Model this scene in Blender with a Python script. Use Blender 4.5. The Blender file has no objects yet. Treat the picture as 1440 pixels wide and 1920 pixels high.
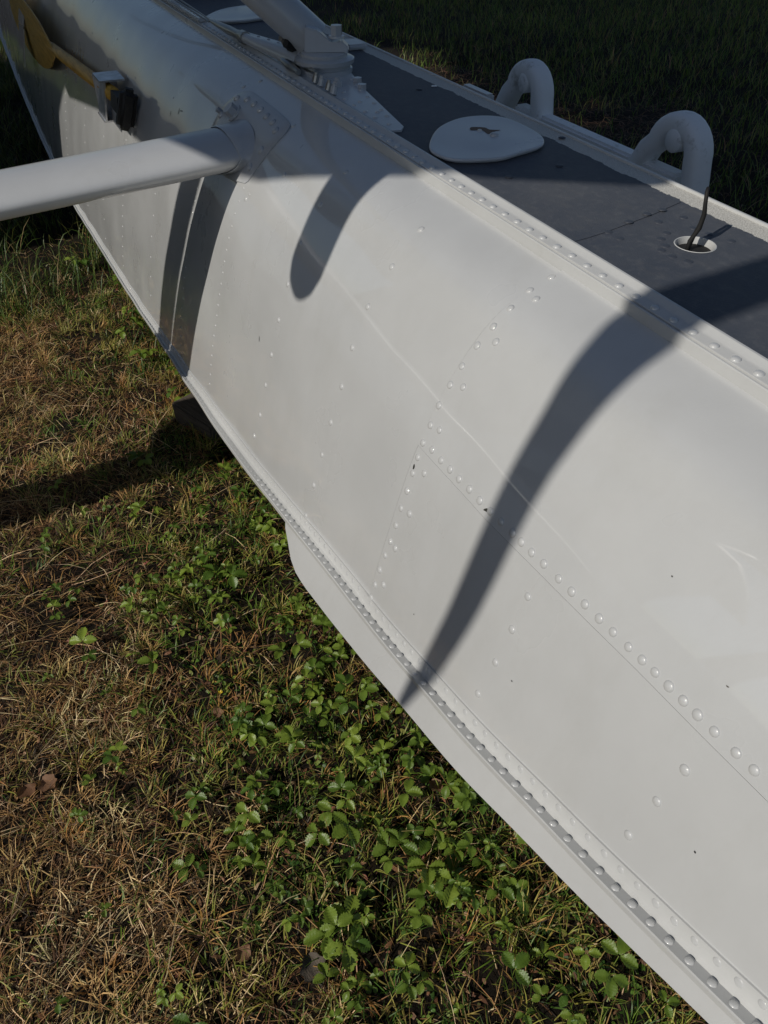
import bpy, bmesh, math, random
import numpy as np
from mathutils import Vector, Matrix, noise
random.seed(7); rng = np.random.default_rng(7)
R = math.radians
# ------------------------------------------------------------------ camera, world, sun, exposure
sc = bpy.context.scene
COL = sc.collection
CAM = Vector((0.0, 0.0, 1.15))
pitch = R(41.6335); azh = R(25.525)          # camera looks aft (-X), turned towards +Y, and down
fwd_h = Vector((-math.cos(azh), math.sin(azh), 0))
fwd = fwd_h * math.cos(pitch) - Vector((0, 0, 1)) * math.sin(pitch)
cam_d = bpy.data.cameras.new('camera'); cam = bpy.data.objects.new('camera', cam_d); COL.objects.link(cam)
cam.location = CAM; cam.rotation_euler = fwd.to_track_quat('-Z', 'Y').to_euler()
cam_d.sensor_fit = 'HORIZONTAL'; cam_d.sensor_width = 36; cam_d.lens = 36
cam_d.clip_start = 0.02; cam_d.clip_end = 800
sc.camera = cam
SUND = Vector((-0.36, 1.28, -1.0)).normalized()   # direction the light travels
elev = math.asin(-SUND.z)
w = bpy.data.worlds.new('World'); sc.world = w; w.use_nodes = True
nt = w.node_tree; bg = nt.nodes['Background']
sky = nt.nodes.new('ShaderNodeTexSky'); sky.sky_type = 'NISHITA'; sky.sun_disc = False
sky.sun_elevation = elev; sky.sun_rotation = math.atan2(-SUND.x, -SUND.y)
sky.air_density = 1.0; sky.dust_density = 1.0; sky.ozone_density = 2.0
nt.links.new(sky.outputs[0], bg.inputs[0]); bg.inputs[1].default_value = 0.070
sd = bpy.data.lights.new('sun', 'SUN'); so = bpy.data.objects.new('sun', sd); COL.objects.link(so)
sd.energy = 4.6; sd.angle = R(0.55); sd.color = (1.0, 0.94, 0.845)
so.rotation_euler = SUND.to_track_quat('-Z', 'Y').to_euler(); so.location = (3, -8, 9)
sc.view_settings.view_transform = 'Standard'; sc.view_settings.look = 'None'
sc.view_settings.gamma = 1.0; sc.view_settings.exposure = -0.58
sc.view_settings.use_curve_mapping = False
sc.render.engine = 'CYCLES'
sc.cycles.max_bounces = 6; sc.cycles.diffuse_bounces = 3; sc.cycles.glossy_bounces = 3
sc.cycles.use_denoising = True

GZ = -0.35   # ground level (the float deck is at z = 0.75)

# ------------------------------------------------------------------ helpers
def empty(name, loc=(0, 0, 0), label=None, cat=None, group=None):
    o = bpy.data.objects.new(name, None); COL.objects.link(o); o.location = loc
    o.empty_display_size = 0.1
    if label: o['label'] = label
    if cat: o['category'] = cat
    if group: o['group'] = group
    return o
def tag(o, label=None, cat=None, group=None, kind=None):
    if label: o['label'] = label
    if cat: o['category'] = cat
    if group: o['group'] = group
    if kind: o['kind'] = kind
    return o
def link(name, me, mat=None, parent=None, smooth=True, mw=None):
    o = bpy.data.objects.new(name, me); COL.objects.link(o)
    if mat is not None and len(me.materials) == 0: me.materials.append(mat)
    if parent is not None: o.parent = parent
    if smooth and len(me.polygons): me.polygons.foreach_set('use_smooth', [True] * len(me.polygons))
    if mw is not None: o.matrix_local = mw
    return o
def mesh(name, V, F):
    me = bpy.data.meshes.new(name); me.from_pydata([tuple(v) for v in V], [], F); me.update(); return me
def bmobj(name, bm, mat, parent, smooth=False, sharp=None):
    bmesh.ops.recalc_face_normals(bm, faces=bm.faces)
    me = bpy.data.meshes.new(name); bm.to_mesh(me); bm.free()
    o = link(name, me, mat, parent, smooth=smooth)
    if sharp is not None: me.set_sharp_from_angle(angle=R(sharp))
    return o
def grid(rows, close=False):
    """rows: list of equal-length point lists -> verts, quad faces"""
    n = len(rows[0]); V = [p for r in rows for p in r]; F = []
    for i in range(len(rows) - 1):
        for j in range(n - 1 if not close else n):
            k = (j + 1) % n
            F.append((i * n + j, i * n + k, (i + 1) * n + k, (i + 1) * n + j))
    return V, F
def box(bm, c, s, M=None):
    r = bmesh.ops.create_cube(bm, size=1.0)
    T = Matrix.Translation(c) @ (M if M else Matrix()) @ Matrix.Diagonal((s[0], s[1], s[2], 1))
    bmesh.ops.transform(bm, matrix=T, verts=r['verts']); return r['verts']
def tube_mesh(name, pts, rad, seg=10, cap=True):
    pts = [Vector(p) for p in pts]; rads = rad if isinstance(rad, (list, tuple)) else [rad] * len(pts)
    rows = []; up = None
    for i, p in enumerate(pts):
        t = (pts[min(i + 1, len(pts) - 1)] - pts[max(i - 1, 0)]).normalized()
        if up is None: up = t.orthogonal().normalized()
        up = (up - t * up.dot(t)).normalized(); b = t.cross(up)
        rr = rads[i]; ra, rb = rr if isinstance(rr, tuple) else (rr, rr)
        rows.append([p + up * ra * math.cos(a) + b * rb * math.sin(a) for a in [2 * math.pi * k / seg for k in range(seg)]])
    V, F = grid(rows, True)
    if cap: F.append(tuple(range(seg))[::-1]); F.append(tuple((len(pts) - 1) * seg + k for k in range(seg)))
    return mesh(name, V, F)
def prism(bm, outline, off, depth_vec):
    """extrude a closed outline (list of Vector) along depth_vec"""
    a = [bm.verts.new(p + off) for p in outline]; b = [bm.verts.new(p + off + depth_vec) for p in outline]
    n = len(a); bm.faces.new(a); bm.faces.new(b[::-1])
    for i in range(n): bm.faces.new((a[i], b[i], b[(i + 1) % n], a[(i + 1) % n]))
def smooth_closed(P, n=8):
    """Catmull-Rom through closed 2-D points"""
    out = []; m = len(P)
    for i in range(m):
        p0, p1, p2, p3 = (np.array(P[(i + k) % m], float) for k in (-1, 0, 1, 2))
        for j in range(n):
            t = j / n
            out.append(0.5 * ((2 * p1) + (-p0 + p2) * t + (2 * p0 - 5 * p1 + 4 * p2 - p3) * t * t + (-p0 + 3 * p1 - 3 * p2 + p3) * t ** 3))
    return out

# ------------------------------------------------------------------ materials
def mat(name, base=(0.5, 0.5, 0.5), rough=0.5, metal=0.0, coat=0.0, spec=0.5):
    m = bpy.data.materials.new(name); m.use_nodes = True
    b = m.node_tree.nodes['Principled BSDF']
    b.inputs['Base Color'].default_value = (*base, 1); b.inputs['Roughness'].default_value = rough
    b.inputs['Metallic'].default_value = metal; b.inputs['Coat Weight'].default_value = coat
    b.inputs['Specular IOR Level'].default_value = spec
    return m, m.node_tree, b
def nz(nt, scale, detail=4, rough=0.55, coord='Object', vec=None, stretch=None):
    tc = nt.nodes.new('ShaderNodeTexCoord'); n = nt.nodes.new('ShaderNodeTexNoise')
    n.inputs['Scale'].default_value = scale; n.inputs['Detail'].default_value = detail; n.inputs['Roughness'].default_value = rough
    if stretch:
        mp = nt.nodes.new('ShaderNodeMapping'); mp.inputs['Scale'].default_value = stretch
        nt.links.new(tc.outputs[coord], mp.inputs[0]); nt.links.new(mp.outputs[0], n.inputs['Vector'])
    else: nt.links.new(tc.outputs[coord], n.inputs['Vector'])
    return n
def ramp(nt, src, stops):
    r = nt.nodes.new('ShaderNodeValToRGB'); e = r.color_ramp.elements
    while len(e) < len(stops): e.new(0.5)
    for el, (p, c) in zip(e, stops): el.position = p; el.color = (*c, 1) if len(c) == 3 else c
    nt.links.new(src, r.inputs[0]); return r
def mixc(nt, fac, a, b, mode='MIX'):
    m = nt.nodes.new('ShaderNodeMix'); m.data_type = 'RGBA'; m.blend_type = mode
    for inp, v in ((m.inputs[0], fac), (m.inputs[6], a), (m.inputs[7], b)):
        if isinstance(v, (int, float)): inp.default_value = v
        elif isinstance(v, tuple): inp.default_value = (*v, 1)
        else: nt.links.new(v, inp)
    return m.outputs[2]
def bump(nt, b, src, strength, dist, prev=None):
    n = nt.nodes.new('ShaderNodeBump'); n.inputs['Strength'].default_value = strength; n.inputs['Distance'].default_value = dist
    nt.links.new(src, n.inputs['Height'])
    if prev is not None: nt.links.new(prev, n.inputs['Normal'])
    nt.links.new(n.outputs[0], b.inputs['Normal']); return n.outputs[0]
def math_n(nt, op, a, b=None):
    m = nt.nodes.new('ShaderNodeMath'); m.operation = op
    for inp, v in ((m.inputs[0], a), (m.inputs[1], b)):
        if v is None: continue
        if isinstance(v, (int, float)): inp.default_value = v
        else: nt.links.new(v, inp)
    return m.outputs[0]

def white_paint(name, base=(0.53, 0.542, 0.548), rough=0.30, specks=True, coat=1.0, orange=0.35):
    m, t, b = mat(name, base, rough, 0, coat)
    b.inputs['Coat Roughness'].default_value = 0.03; b.inputs['Coat IOR'].default_value = 1.75
    n = nz(t, 3.0, 5, 0.6)
    c = mixc(t, ramp(t, n.outputs[0], [(0.35, (0, 0, 0)), (0.7, (1, 1, 1))]).outputs[0], tuple(x * 0.93 for x in base), tuple(min(1, x * 1.05) for x in base))
    # faint streaked grime and small dark chips
    g = nz(t, 9.0, 6, 0.7, stretch=(1, 1, 0.22))
    c = mixc(t, math_n(t, 'MULTIPLY', ramp(t, g.outputs[0], [(0.5, (0, 0, 0)), (0.85, (1, 1, 1))]).outputs[0], 0.22), c, (base[0] * .62, base[1] * .6, base[2] * .53))
    if specks:
        v = t.nodes.new('ShaderNodeTexVoronoi'); v.inputs['Scale'].default_value = 16
        tc = t.nodes.new('ShaderNodeTexCoord'); t.links.new(tc.outputs['Object'], v.inputs['Vector'])
        s = math_n(t, 'LESS_THAN', v.outputs['Distance'], 0.028)
        wn = nz(t, 11, 2); s2 = math_n(t, 'MULTIPLY', s, math_n(t, 'GREATER_THAN', wn.outputs[0], 0.6))
        c = mixc(t, s2, c, (0.10, 0.09, 0.075))
    t.links.new(c, b.inputs['Base Color'])
    r = nz(t, 5, 4); rr = ramp(t, r.outputs[0], [(0.3, (rough * .8,) * 3), (0.7, (rough * 1.35,) * 3)])
    t.links.new(rr.outputs[0], b.inputs['Roughness'])
    o1 = nz(t, 260, 2, 0.5); p = bump(t, b, o1.outputs[0], orange, 0.00025)
    o2 = nz(t, 7, 3, 0.5, stretch=(0.6, 1, 1.8)); bump(t, b, o2.outputs[0], 0.10, 0.010, p)
    return m
M_paint = white_paint('float_paint')
M_rail = white_paint('rail_paint')
t_ = M_rail.node_tree; b_ = t_.nodes['Principled BSDF']; src_ = b_.inputs['Base Color'].links[0].from_socket
sp0 = nz(t_, 120, 5, 0.8); sp1 = nz(t_, 6, 3)
f_ = math_n(t_, 'MULTIPLY', ramp(t_, sp0.outputs[0], [(0.66, (0, 0, 0)), (0.72, (1, 1, 1))]).outputs[0], ramp(t_, sp1.outputs[0], [(0.45, (0, 0, 0)), (0.7, (1, 1, 1))]).outputs[0])
t_.links.new(mixc(t_, math_n(t_, 'MULTIPLY', f_, 0.55), src_, (0.16, 0.12, 0.08)), b_.inputs['Base Color'])
M_trim = white_paint('trim_paint', (0.52, 0.53, 0.53), 0.33, False, 0.3, 0.5)
M_tube = white_paint('tube_paint', (0.46, 0.475, 0.495), 0.32, True, 0.4, 0.3)
M_grey, _, _ = mat('grey_metal_paint', (0.36, 0.38, 0.41), 0.42, 0.0, 0.1)
M_steel, _, _ = mat('bare_steel', (0.42, 0.41, 0.39), 0.35, 1.0)
M_alu, t_, b_ = mat('clamp_aluminium', (0.55, 0.56, 0.57), 0.38, 0.9)
n_ = nz(t_, 30, 5); t_.links.new(ramp(t_, n_.outputs[0], [(0.3, (0.5, 0.5, 0.5)), (0.7, (0.8, 0.8, 0.82))]).outputs[0], b_.inputs['Base Color'])
M_rubber, t_, b_ = mat('black_rubber', (0.02, 0.02, 0.018), 0.6)
n_ = nz(t_, 22, 6, 0.7); t_.links.new(ramp(t_, n_.outputs[0], [(0.45, (0.012, 0.012, 0.012)), (0.62, (0.035, 0.035, 0.03)), (0.8, (0.16, 0.14, 0.1))]).outputs[0], b_.inputs['Base Color'])
bump(t_, b_, n_.outputs[0], 0.5, 0.004)
M_cord, t_, b_ = mat('black_cord', (0.008, 0.008, 0.008), 0.75)

# navy non-skid deck paint, ragged where it stops at the outboard rim
M_deck, t_, b_ = mat('deck_paint', (0.04, 0.05, 0.07), 0.58, 0, 0, 0.35)
n1 = nz(t_, 4, 6, 0.65); n2 = nz(t_, 60, 5, 0.7)
c_ = mixc(t_, ramp(t_, n1.outputs[0], [(0.3, (0, 0, 0)), (0.7, (1, 1, 1))]).outputs[0], (0.046, 0.056, 0.078), (0.085, 0.091, 0.105))
c_ = mixc(t_, math_n(t_, 'MULTIPLY', ramp(t_, n2.outputs[0], [(0.5, (0, 0, 0)), (0.8, (1, 1, 1))]).outputs[0], 0.5), c_, (0.15, 0.155, 0.165))
n3 = nz(t_, 9, 6, 0.75, stretch=(1, 2.5, 1)); c_ = mixc(t_, math_n(t_, 'MULTIPLY', ramp(t_, n3.outputs[0], [(0.55, (0, 0, 0)), (0.8, (1, 1, 1))]).outputs[0], 0.4), c_, (0.13, 0.125, 0.115))
tc_ = t_.nodes.new('ShaderNodeTexCoord'); sp_ = t_.nodes.new('ShaderNodeSeparateXYZ'); t_.links.new(tc_.outputs['Object'], sp_.inputs[0])
e1 = nz(t_, 38, 8, 0.75); e2 = nz(t_, 5, 3)
edge = math_n(t_, 'ADD', math_n(t_, 'ADD', sp_.outputs[1], math_n(t_, 'MULTIPLY', math_n(t_, 'SUBTRACT', e1.outputs[0], 0.5), 0.026)), math_n(t_, 'MULTIPLY', math_n(t_, 'SUBTRACT', e2.outputs[0], 0.5), 0.018))
fac = math_n(t_, 'GREATER_THAN', edge, 0.872 + 0.75)
sp2 = nz(t_, 240, 3, 0.7)
sp2.inputs['Scale'].default_value = 520
rimc = mixc(t_, ramp(t_, sp2.outputs[0], [(0.35, (0, 0, 0)), (0.62, (1, 1, 1))]).outputs[0], (0.36, 0.35, 0.31), (0.70, 0.69, 0.65))
t_.links.new(mixc(t_, fac, c_, rimc), b_.inputs['Base Color'])
hh = math_n(t_, 'ADD', math_n(t_, 'MULTIPLY', fac, -2.5), nz(t_, 420, 3, 0.6).outputs[0])
bump(t_, b_, hh, 0.55, 0.0012)
M_deckrivet, _, _ = mat('painted_over_rivet', (0.045, 0.052, 0.068), 0.5)

# varnished paddle wood
M_wood, t_, b_ = mat('varnished_wood', (0.30, 0.15, 0.05), 0.5, 0, 0.0, 0.25)
n_ = nz(t_, 6, 6, 0.65, stretch=(1.2, 14, 14))
t_.links.new(ramp(t_, n_.outputs[0], [(0.3, (0.40, 0.21, 0.035)), (0.55, (0.66, 0.39, 0.07)), (0.8, (0.78, 0.50, 0.12))]).outputs[0], b_.inputs['Base Color'])
M_oldwood, t_, b_ = mat('weathered_timber', (0.1, 0.085, 0.07), 0.85)
n_ = nz(t_, 8, 8, 0.7, stretch=(1.5, 14, 14))
t_.links.new(ramp(t_, n_.outputs[0], [(0.3, (0.05, 0.043, 0.036)), (0.6, (0.13, 0.105, 0.08)), (0.8, (0.20, 0.165, 0.13))]).outputs[0], b_.inputs['Base Color'])
bump(t_, b_, n_.outputs[0], 0.8, 0.006)
M_plastic, t_, b_ = mat('white_plastic', (0.88, 0.88, 0.88), 0.5)
n_ = nz(t_, 14, 6, 0.7); t_.links.new(ramp(t_, n_.outputs[0], [(0.28, (0.45, 0.45, 0.42)), (0.42, (0.86, 0.87, 0.88)), (0.8, (0.90, 0.91, 0.92))]).outputs[0], b_.inputs['Base Color'])
bump(t_, b_, nz(t_, 160, 4, 0.7).outputs[0], 0.4, 0.0015)
# soil
M_soil, t_, b_ = mat('soil', (0.03, 0.022, 0.015), 0.95, 0, 0, 0.2)
n_ = nz(t_, 6, 10, 0.72); n2 = nz(t_, 70, 6, 0.75)
c_ = mixc(t_, 0.5, ramp(t_, n_.outputs[0], [(0.3, (0.006, 0.005, 0.004)), (0.6, (0.018, 0.013, 0.009)), (0.8, (0.014, 0.018, 0.007))]).outputs[0],
          ramp(t_, n2.outputs[0], [(0.35, (0.006, 0.005, 0.004)), (0.55, (0.014, 0.010, 0.006)), (0.75, (0.035, 0.025, 0.015))]).outputs[0])
t_.links.new(c_, b_.inputs['Base Color']); bump(t_, b_, n2.outputs[0], 1.0, 0.012)
def blade_mat(name, transl=0.35, rough=0.5):
    m = bpy.data.materials.new(name); m.use_nodes = True; t = m.node_tree; b = t.nodes['Principled BSDF']
    a = t.nodes.new('ShaderNodeAttribute'); a.attribute_name = 'tint'
    b.inputs['Roughness'].default_value = rough; b.inputs['Specular IOR Level'].default_value = 0.35
    t.links.new(a.outputs['Color'], b.inputs['Base Color'])
    tr = t.nodes.new('ShaderNodeBsdfTranslucent'); t.links.new(a.outputs['Color'], tr.inputs[0])
    mx = t.nodes.new('ShaderNodeMixShader'); mx.inputs[0].default_value = transl
    out = t.nodes['Material Output']
    t.links.new(b.outputs[0], mx.inputs[1]); t.links.new(tr.outputs[0], mx.inputs[2]); t.links.new(mx.outputs[0], out.inputs[0])
    return m
M_blade = blade_mat('grass_blade', 0.3, 0.45)
M_straw = blade_mat('dry_straw', 0.15, 0.6)
def leaf_mat(name, c1, c2, rough=0.4):
    m = bpy.data.materials.new(name); m.use_nodes = True; t = m.node_tree; b = t.nodes['Principled BSDF']
    oi = t.nodes.new('ShaderNodeObjectInfo')
    n = nz(t, 45, 4, 0.6); f = math_n(t, 'ADD', math_n(t, 'MULTIPLY', oi.outputs['Random'], 0.7), math_n(t, 'MULTIPLY', n.outputs[0], 0.3))
    c = mixc(t, f, c1, c2)
    b.inputs['Roughness'].default_value = rough; t.links.new(c, b.inputs['Base Color'])
    tr = t.nodes.new('ShaderNodeBsdfTranslucent'); t.links.new(mixc(t, 0.5, c, (c2[0] * 1.6, c2[1] * 1.6, 0.01)), tr.inputs[0])
    bump(t, b, nz(t, 130, 3).outputs[0], 0.5, 0.0015)
    mx = t.nodes.new('ShaderNodeMixShader'); mx.inputs[0].default_value = 0.3
    t.links.new(b.outputs[0], mx.inputs[1]); t.links.new(tr.outputs[0], mx.inputs[2]); t.links.new(mx.outputs[0], t.nodes['Material Output'].inputs[0])
    return m
M_leaf = leaf_mat('strawberry_leaf', (0.04, 0.11, 0.018), (0.27, 0.36, 0.05))
M_dead = leaf_mat('dead_leaf', (0.16, 0.075, 0.035), (0.30, 0.17, 0.10), 0.7)
M_tree = leaf_mat('tree_leaf', (0.03, 0.06, 0.015), (0.06, 0.10, 0.02))
M_bark, t_, b_ = mat('bark', (0.08, 0.06, 0.045), 0.9)
bump(t_, b_, nz(t_, 12, 8, 0.7, stretch=(3, 3, 0.6)).outputs[0], 1.0, 0.03)
M_flower, _, _ = mat('yellow_petal', (0.75, 0.55, 0.02), 0.5)

# ------------------------------------------------------------------ ground
def gh(x, y):
    h = 0.035 * noise.noise((x * 0.9, y * 0.9, 1.3)) + 0.016 * noise.noise((x * 4.1, y * 4.1, 4.0)) + 0.017 * noise.noise((x * 13, y * 13, 7))
    return GZ + h
def axis(lo, hi, d0, far, k=1.35):
    a = list(np.arange(lo, hi + 1e-6, d0)); s = d0
    v = a[-1]
    up = []
    while v < far: s *= k; v += s; up.append(v)
    v = a[0]; s = d0; dn = []
    while v > -far: s *= k; v -= s; dn.append(v)
    return dn[::-1] + a + up
xs = axis(-7.0, 0.6, 0.03, 300); ys = axis(-1.0, 3.2, 0.03, 300)
V = []; 
for x in xs:
    for y in ys: V.append((x, y, gh(x, y)))
ny = len(ys); F = [(i * ny + j, (i + 1) * ny + j, (i + 1) * ny + j + 1, i * ny + j + 1) for i in range(len(xs) - 1) for j in range(ny - 1)]
g = link('ground', mesh('ground', V, F), M_soil); tag(g, 'brown soil ground under grass and straw', kind='structure')

# ------------------------------------------------------------------ the seaplane
plane = empty('seaplane', (-1.5, -0.75, GZ), 'white seaplane on riveted floats with navy non-skid deck', 'seaplane')
PO = Vector(plane.location); PINV = Matrix.Translation(-PO)
def part(name, me, m, parent=plane, smooth=True, sharp=None):
    """me is in world coordinates; children are placed relative to the seaplane's base"""
    me.transform(PINV) if parent is plane or parent.get('_p') else None
    o = link(name, me, m, parent, smooth)
    if sharp is not None: me.set_sharp_from_angle(angle=R(sharp))
    return o
# object-space textures of the deck need world coordinates: handled by the part origin staying at PO
PRO = np.array([(.604,.7368),(.585,.7308),(.565,.7240),(.543,.7155),(.520,.7035),(.4995,.687),(.4765,.6595),(.443,.61),(.414,.55),(.388,.48),(.3695,.42),(.3555,.37),(.3365,.30),(.32,.23),(.303,.15),(.276,0),(.252,-.15),(.23,-.27),(.2,-.45)])
# smooth arc-length resample of the cross-section
def smooth_poly(P, n):
    d = np.r_[0, np.cumsum(np.hypot(*np.diff(P, axis=0).T))]
    m = np.zeros_like(P)
    m[1:-1] = (P[2:] - P[:-2]) / (d[2:] - d[:-2])[:, None]; m[0] = (P[1] - P[0]) / (d[1] - d[0]); m[-1] = (P[-1] - P[-2]) / (d[-1] - d[-2])
    out = []
    for s in np.linspace(0, d[-1], n):
        i = min(len(d) - 2, max(0, np.searchsorted(d, s) - 1)); h = d[i + 1] - d[i]; t = (s - d[i]) / h
        out.append((2*t**3-3*t**2+1)*P[i] + (t**3-2*t**2+t)*h*m[i] + (-2*t**3+3*t**2)*P[i+1] + (t**3-t**2)*h*m[i+1])
    return np.array(out)
PS = smooth_poly(PRO, 400)
for _ in range(30): PS[1:-1] = 0.25 * PS[:-2] + 0.5 * PS[1:-1] + 0.25 * PS[2:]
PSz = PS[::-1, 1]; PSy = PS[::-1, 0]
def dent(x, z):   # shallow unevenness of the hand-formed skin between frames
    w_ = 0.0016 * noise.noise((x * 2.3, z * 5.5, 0.3)) + 0.0010 * noise.noise((x * 7, z * 11, 5.1))
    ribs = 0.00035 * math.cos(2 * math.pi * (x + 0.98) / 0.27) * (1 if z < 0.66 else 0)
    return w_ + ribs
def sy(x, z): return float(np.interp(z, PSz, PSy)) - dent(x, z)
def snorm(x, z):
    e = 0.004; dz = (np.interp(z + e, PSz, PSy) - np.interp(z - e, PSz, PSy)) / (2 * e)
    return Vector((0, -1, float(dz))).normalized()
def sp(x, z, off=0.0):
    return Vector((x, sy(x, z), z)) + snorm(x, z) * off
CH = np.array([(1.4,.78),(.9,.68),(.4,.56),(-.039,.417),(-.194,.367),(-.327,.329),(-.491,.287),(-.706,.244),(-.922,.209),(-1.075,.183),(-1.364,.13),(-1.819,.070),(-2.504,-.006),(-3.72,-.113),(-4.6,-.132),(-5.6,-.097),(-7.16,.033),(-9,.25)])[::-1]
xx = np.linspace(-9, 1.4, 521); zz = np.interp(xx, CH[:, 0], CH[:, 1])
for _ in range(60): zz[1:-1] = 0.25 * zz[:-2] + 0.5 * zz[1:-1] + 0.25 * zz[2:]
def zc(x): return float(np.interp(x, xx, zz))
LAPL = np.array([(-.735,.527),(-.5545,.531),(-.4219,.5398),(-.3129,.5472),(-.2222,.5522),(-.1469,.5575),(.5,.59),(1.4,.65)])
def zlap(x): return float(np.interp(x, LAPL[:, 0], LAPL[:, 1]))
ZTOP = 0.7365
DYC = 0.757                                   # centre line of this float
def skin(name, x0, x1, ztop, zbot, off, nx, nz_, edges=''):   # edges folded inward at the seams: b bottom, t top, l fore-aft ends
    rows = []
    X = np.linspace(x0, x1, nx)
    for x in X:
        a, b = ztop(x), zbot(x)
        # parameterise by arc-ish spacing: denser at the shoulder
        zs = [b + (a - b) * (1 - (1 - k / (nz_ - 1)) ** 1.7) for k in range(nz_)][::-1]
        r = [sp(x, z, off) for z in zs]
        if 't' in edges: r = [sp(x, zs[0] - .0002, off - 0.004)] + r
        if 'b' in edges: r = r + [sp(x, zs[-1] + .0008, off - 0.0035)]
        rows.append(r)
    if 'l' in edges: rows = [[p - snorm(X[0], p.z) * 0.004 for p in rows[0]]] + rows
    if 'r' in edges: rows = rows + [[p - snorm(X[0], p.z) * 0.004 for p in rows[-1]]]
    V, F = grid(rows)
    return part(name, mesh(name, V, F), M_paint, sharp=40)
aft = skin('side_panel', -9, -0.7372, lambda x: ZTOP, lambda x: zc(x) + 0.001, 0.0, 330, 42, 'r')
low = skin('side_panel', -0.7350, 1.4, lambda x: zlap(x) - 0.0005, lambda x: zc(x) + 0.001, 0.0014, 100, 26, 'lt')
upp = skin('side_panel', -0.7350, 1.4, lambda x: ZTOP, lambda x: zlap(x), 0.0018, 100, 34, 'lb')
tag(aft, 'long aft side panel of the near float'); tag(low, 'forward lower side panel below the lap seam'); tag(upp, 'forward upper side panel with rounded shoulder')

# rivets ------------------------------------------------------------
def dome_mesh(name, r, h, seg=12):
    prof = [(1.0, 0.0), (0.96, 0.28), (0.82, 0.62), (0.55, 0.87), (0.0, 1.0)]
    V = []; F = []
    for (a, b) in prof[:-1]:
        for k in range(seg): V.append((r * a * math.cos(2 * math.pi * k / seg), r * a * math.sin(2 * math.pi * k / seg), h * b))
    V.append((0, 0, h)); n = len(prof) - 1
    for i in range(n - 1):
        for k in range(seg): F.append((i * seg + k, i * seg + (k + 1) % seg, (i + 1) * seg + (k + 1) % seg, (i + 1) * seg + k))
    for k in range(seg): F.append(((n - 1) * seg + k, (n - 1) * seg + (k + 1) % seg, n * seg))
    me = mesh(name, V, F); return me
D_big = dome_mesh('rivet_big', 0.0056, 0.0025); D_mid = dome_mesh('rivet_mid', 0.0047, 0.0028); D_small = dome_mesh('rivet_small', 0.0028, 0.0016, 8); D_lo = dome_mesh('rivet_low', 0.0045, 0.0011)
D_gus = dome_mesh('rivet_gusset', 0.0085, 0.005); D_gun = dome_mesh('rivet_gunwale', 0.0056, 0.0034)
for d in (D_big, D_mid, D_small, D_lo, D_gus, D_gun): d.materials.append(M_paint if d is not D_gus else M_tube)
rivets = []          # (pos, normal, proto, parent)
def rv(p, n, d, parent): rivets.append((Vector(p), Vector(n), d, parent))
SEAM = [(-0.7330, 0.7300), (-0.7330, 0.719), (-0.7125, 0.7172), (-0.7271, 0.7041), (-0.7253, 0.6854), (-0.7045, 0.6768), (-0.7275, 0.6628), (-0.7292, 0.6372), (-0.7297, 0.6135), (-0.7065, 0.622), (-0.7301, 0.5861), (-0.7278, 0.5599), (-0.7075, 0.5645), (-0.7273, 0.5347), (-0.7263, 0.5137), (-0.7241, 0.4905), (-0.7012, 0.5052), (-0.7227, 0.4633), (-0.7233, 0.4337), (-0.7013, 0.4405), (-0.7225, 0.405), (-0.723, 0.3761), (-0.7071, 0.3761), (-0.7253, 0.3489), (-0.7273, 0.32), (-0.7281, 0.2901), (-0.7075, 0.308), (-0.7302, 0.2623)]
CHIPS = [(-0.5690, 0.5400, .0055, .0028, .5), (-.7265, .500, .002, .0045, .2), (-.7235, .492, .0025, .002, 0), (-1.33, .40, .0012, .006, .3), (-2.14, .617, .002, .010, .4), (-2.12, .622, .012, .002, .2), (-2.20, .60, .002, .009, .4), (-.42, .41, .0012, .0012, 0), (-.16, .47, .0013, .0013, 0), (-.62, .33, .0012, .001, 0), (-.33, .63, .0012, .001, 0)]
LAP = [(-0.7043, 0.5383), (-0.6799, 0.5379), (-0.657, 0.5391), (-0.6348, 0.5395), (-0.6103, 0.5410), (-0.5859, 0.5415), (-0.5624, 0.5425), (-0.54, 0.544), (-0.5166, 0.5455), (-0.4989, 0.5463), (-0.479, 0.5474), (-0.4568, 0.5493), (-0.4303, 0.5508), (-0.4081, 0.5521), (-0.3866, 0.5538), (-0.3641, 0.5550), (-0.3433, 0.5562), (-0.3211, 0.5576), (-0.3024, 0.5589), (-0.2852, 0.5602), (-0.267, 0.561), (-0.2487, 0.5619), (-0.2314, 0.5629), (-0.2116, 0.564), (-0.1876, 0.5655), (-0.1685, 0.567), (-0.146, 0.568), (-0.124, 0.569)]
SING = [(-0.988, 0.7101), (-0.9808, 0.6655), (-0.9829, 0.6088), (-0.9804, 0.5473), (-0.975, 0.4858), (-0.978, 0.421), (-0.9826, 0.3566), (-0.9868, 0.2926), (-0.9956, 0.2205), (-1.2676, 0.7099), (-1.2623, 0.6637), (-1.2637, 0.6025), (-1.2584, 0.5351), (-1.2583, 0.4698), (-1.2585, 0.402), (-1.2636, 0.3364), (-1.2675, 0.2687), (-1.2821, 0.2118), (-0.4542, 0.5067), (-0.453, 0.4591), (-0.4541, 0.4051), (-0.4579, 0.3473), (-0.21, 0.5174), (-0.2118, 0.4709), (-0.214, 0.415), (-1.44, 0.6625), (-1.548, 0.7149), (-1.5551, 0.5884), (-1.8758, 0.7166), (-1.8549, 0.7292)]
for x, z in SEAM: rv(sp(x, z, 0.0016 if z > zlap(x) else 0.0012), snorm(x, z), D_big, upp if z > zlap(x) else low)
for x, z in LAP: rv(sp(x, z, 0.0016), snorm(x, z), D_big, upp)
for x, z in SING:
    rv(sp(x, z, 0.0011 if x > -.735 else -0.0003), snorm(x, z), D_big, low if x > -0.735 else aft)
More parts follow.
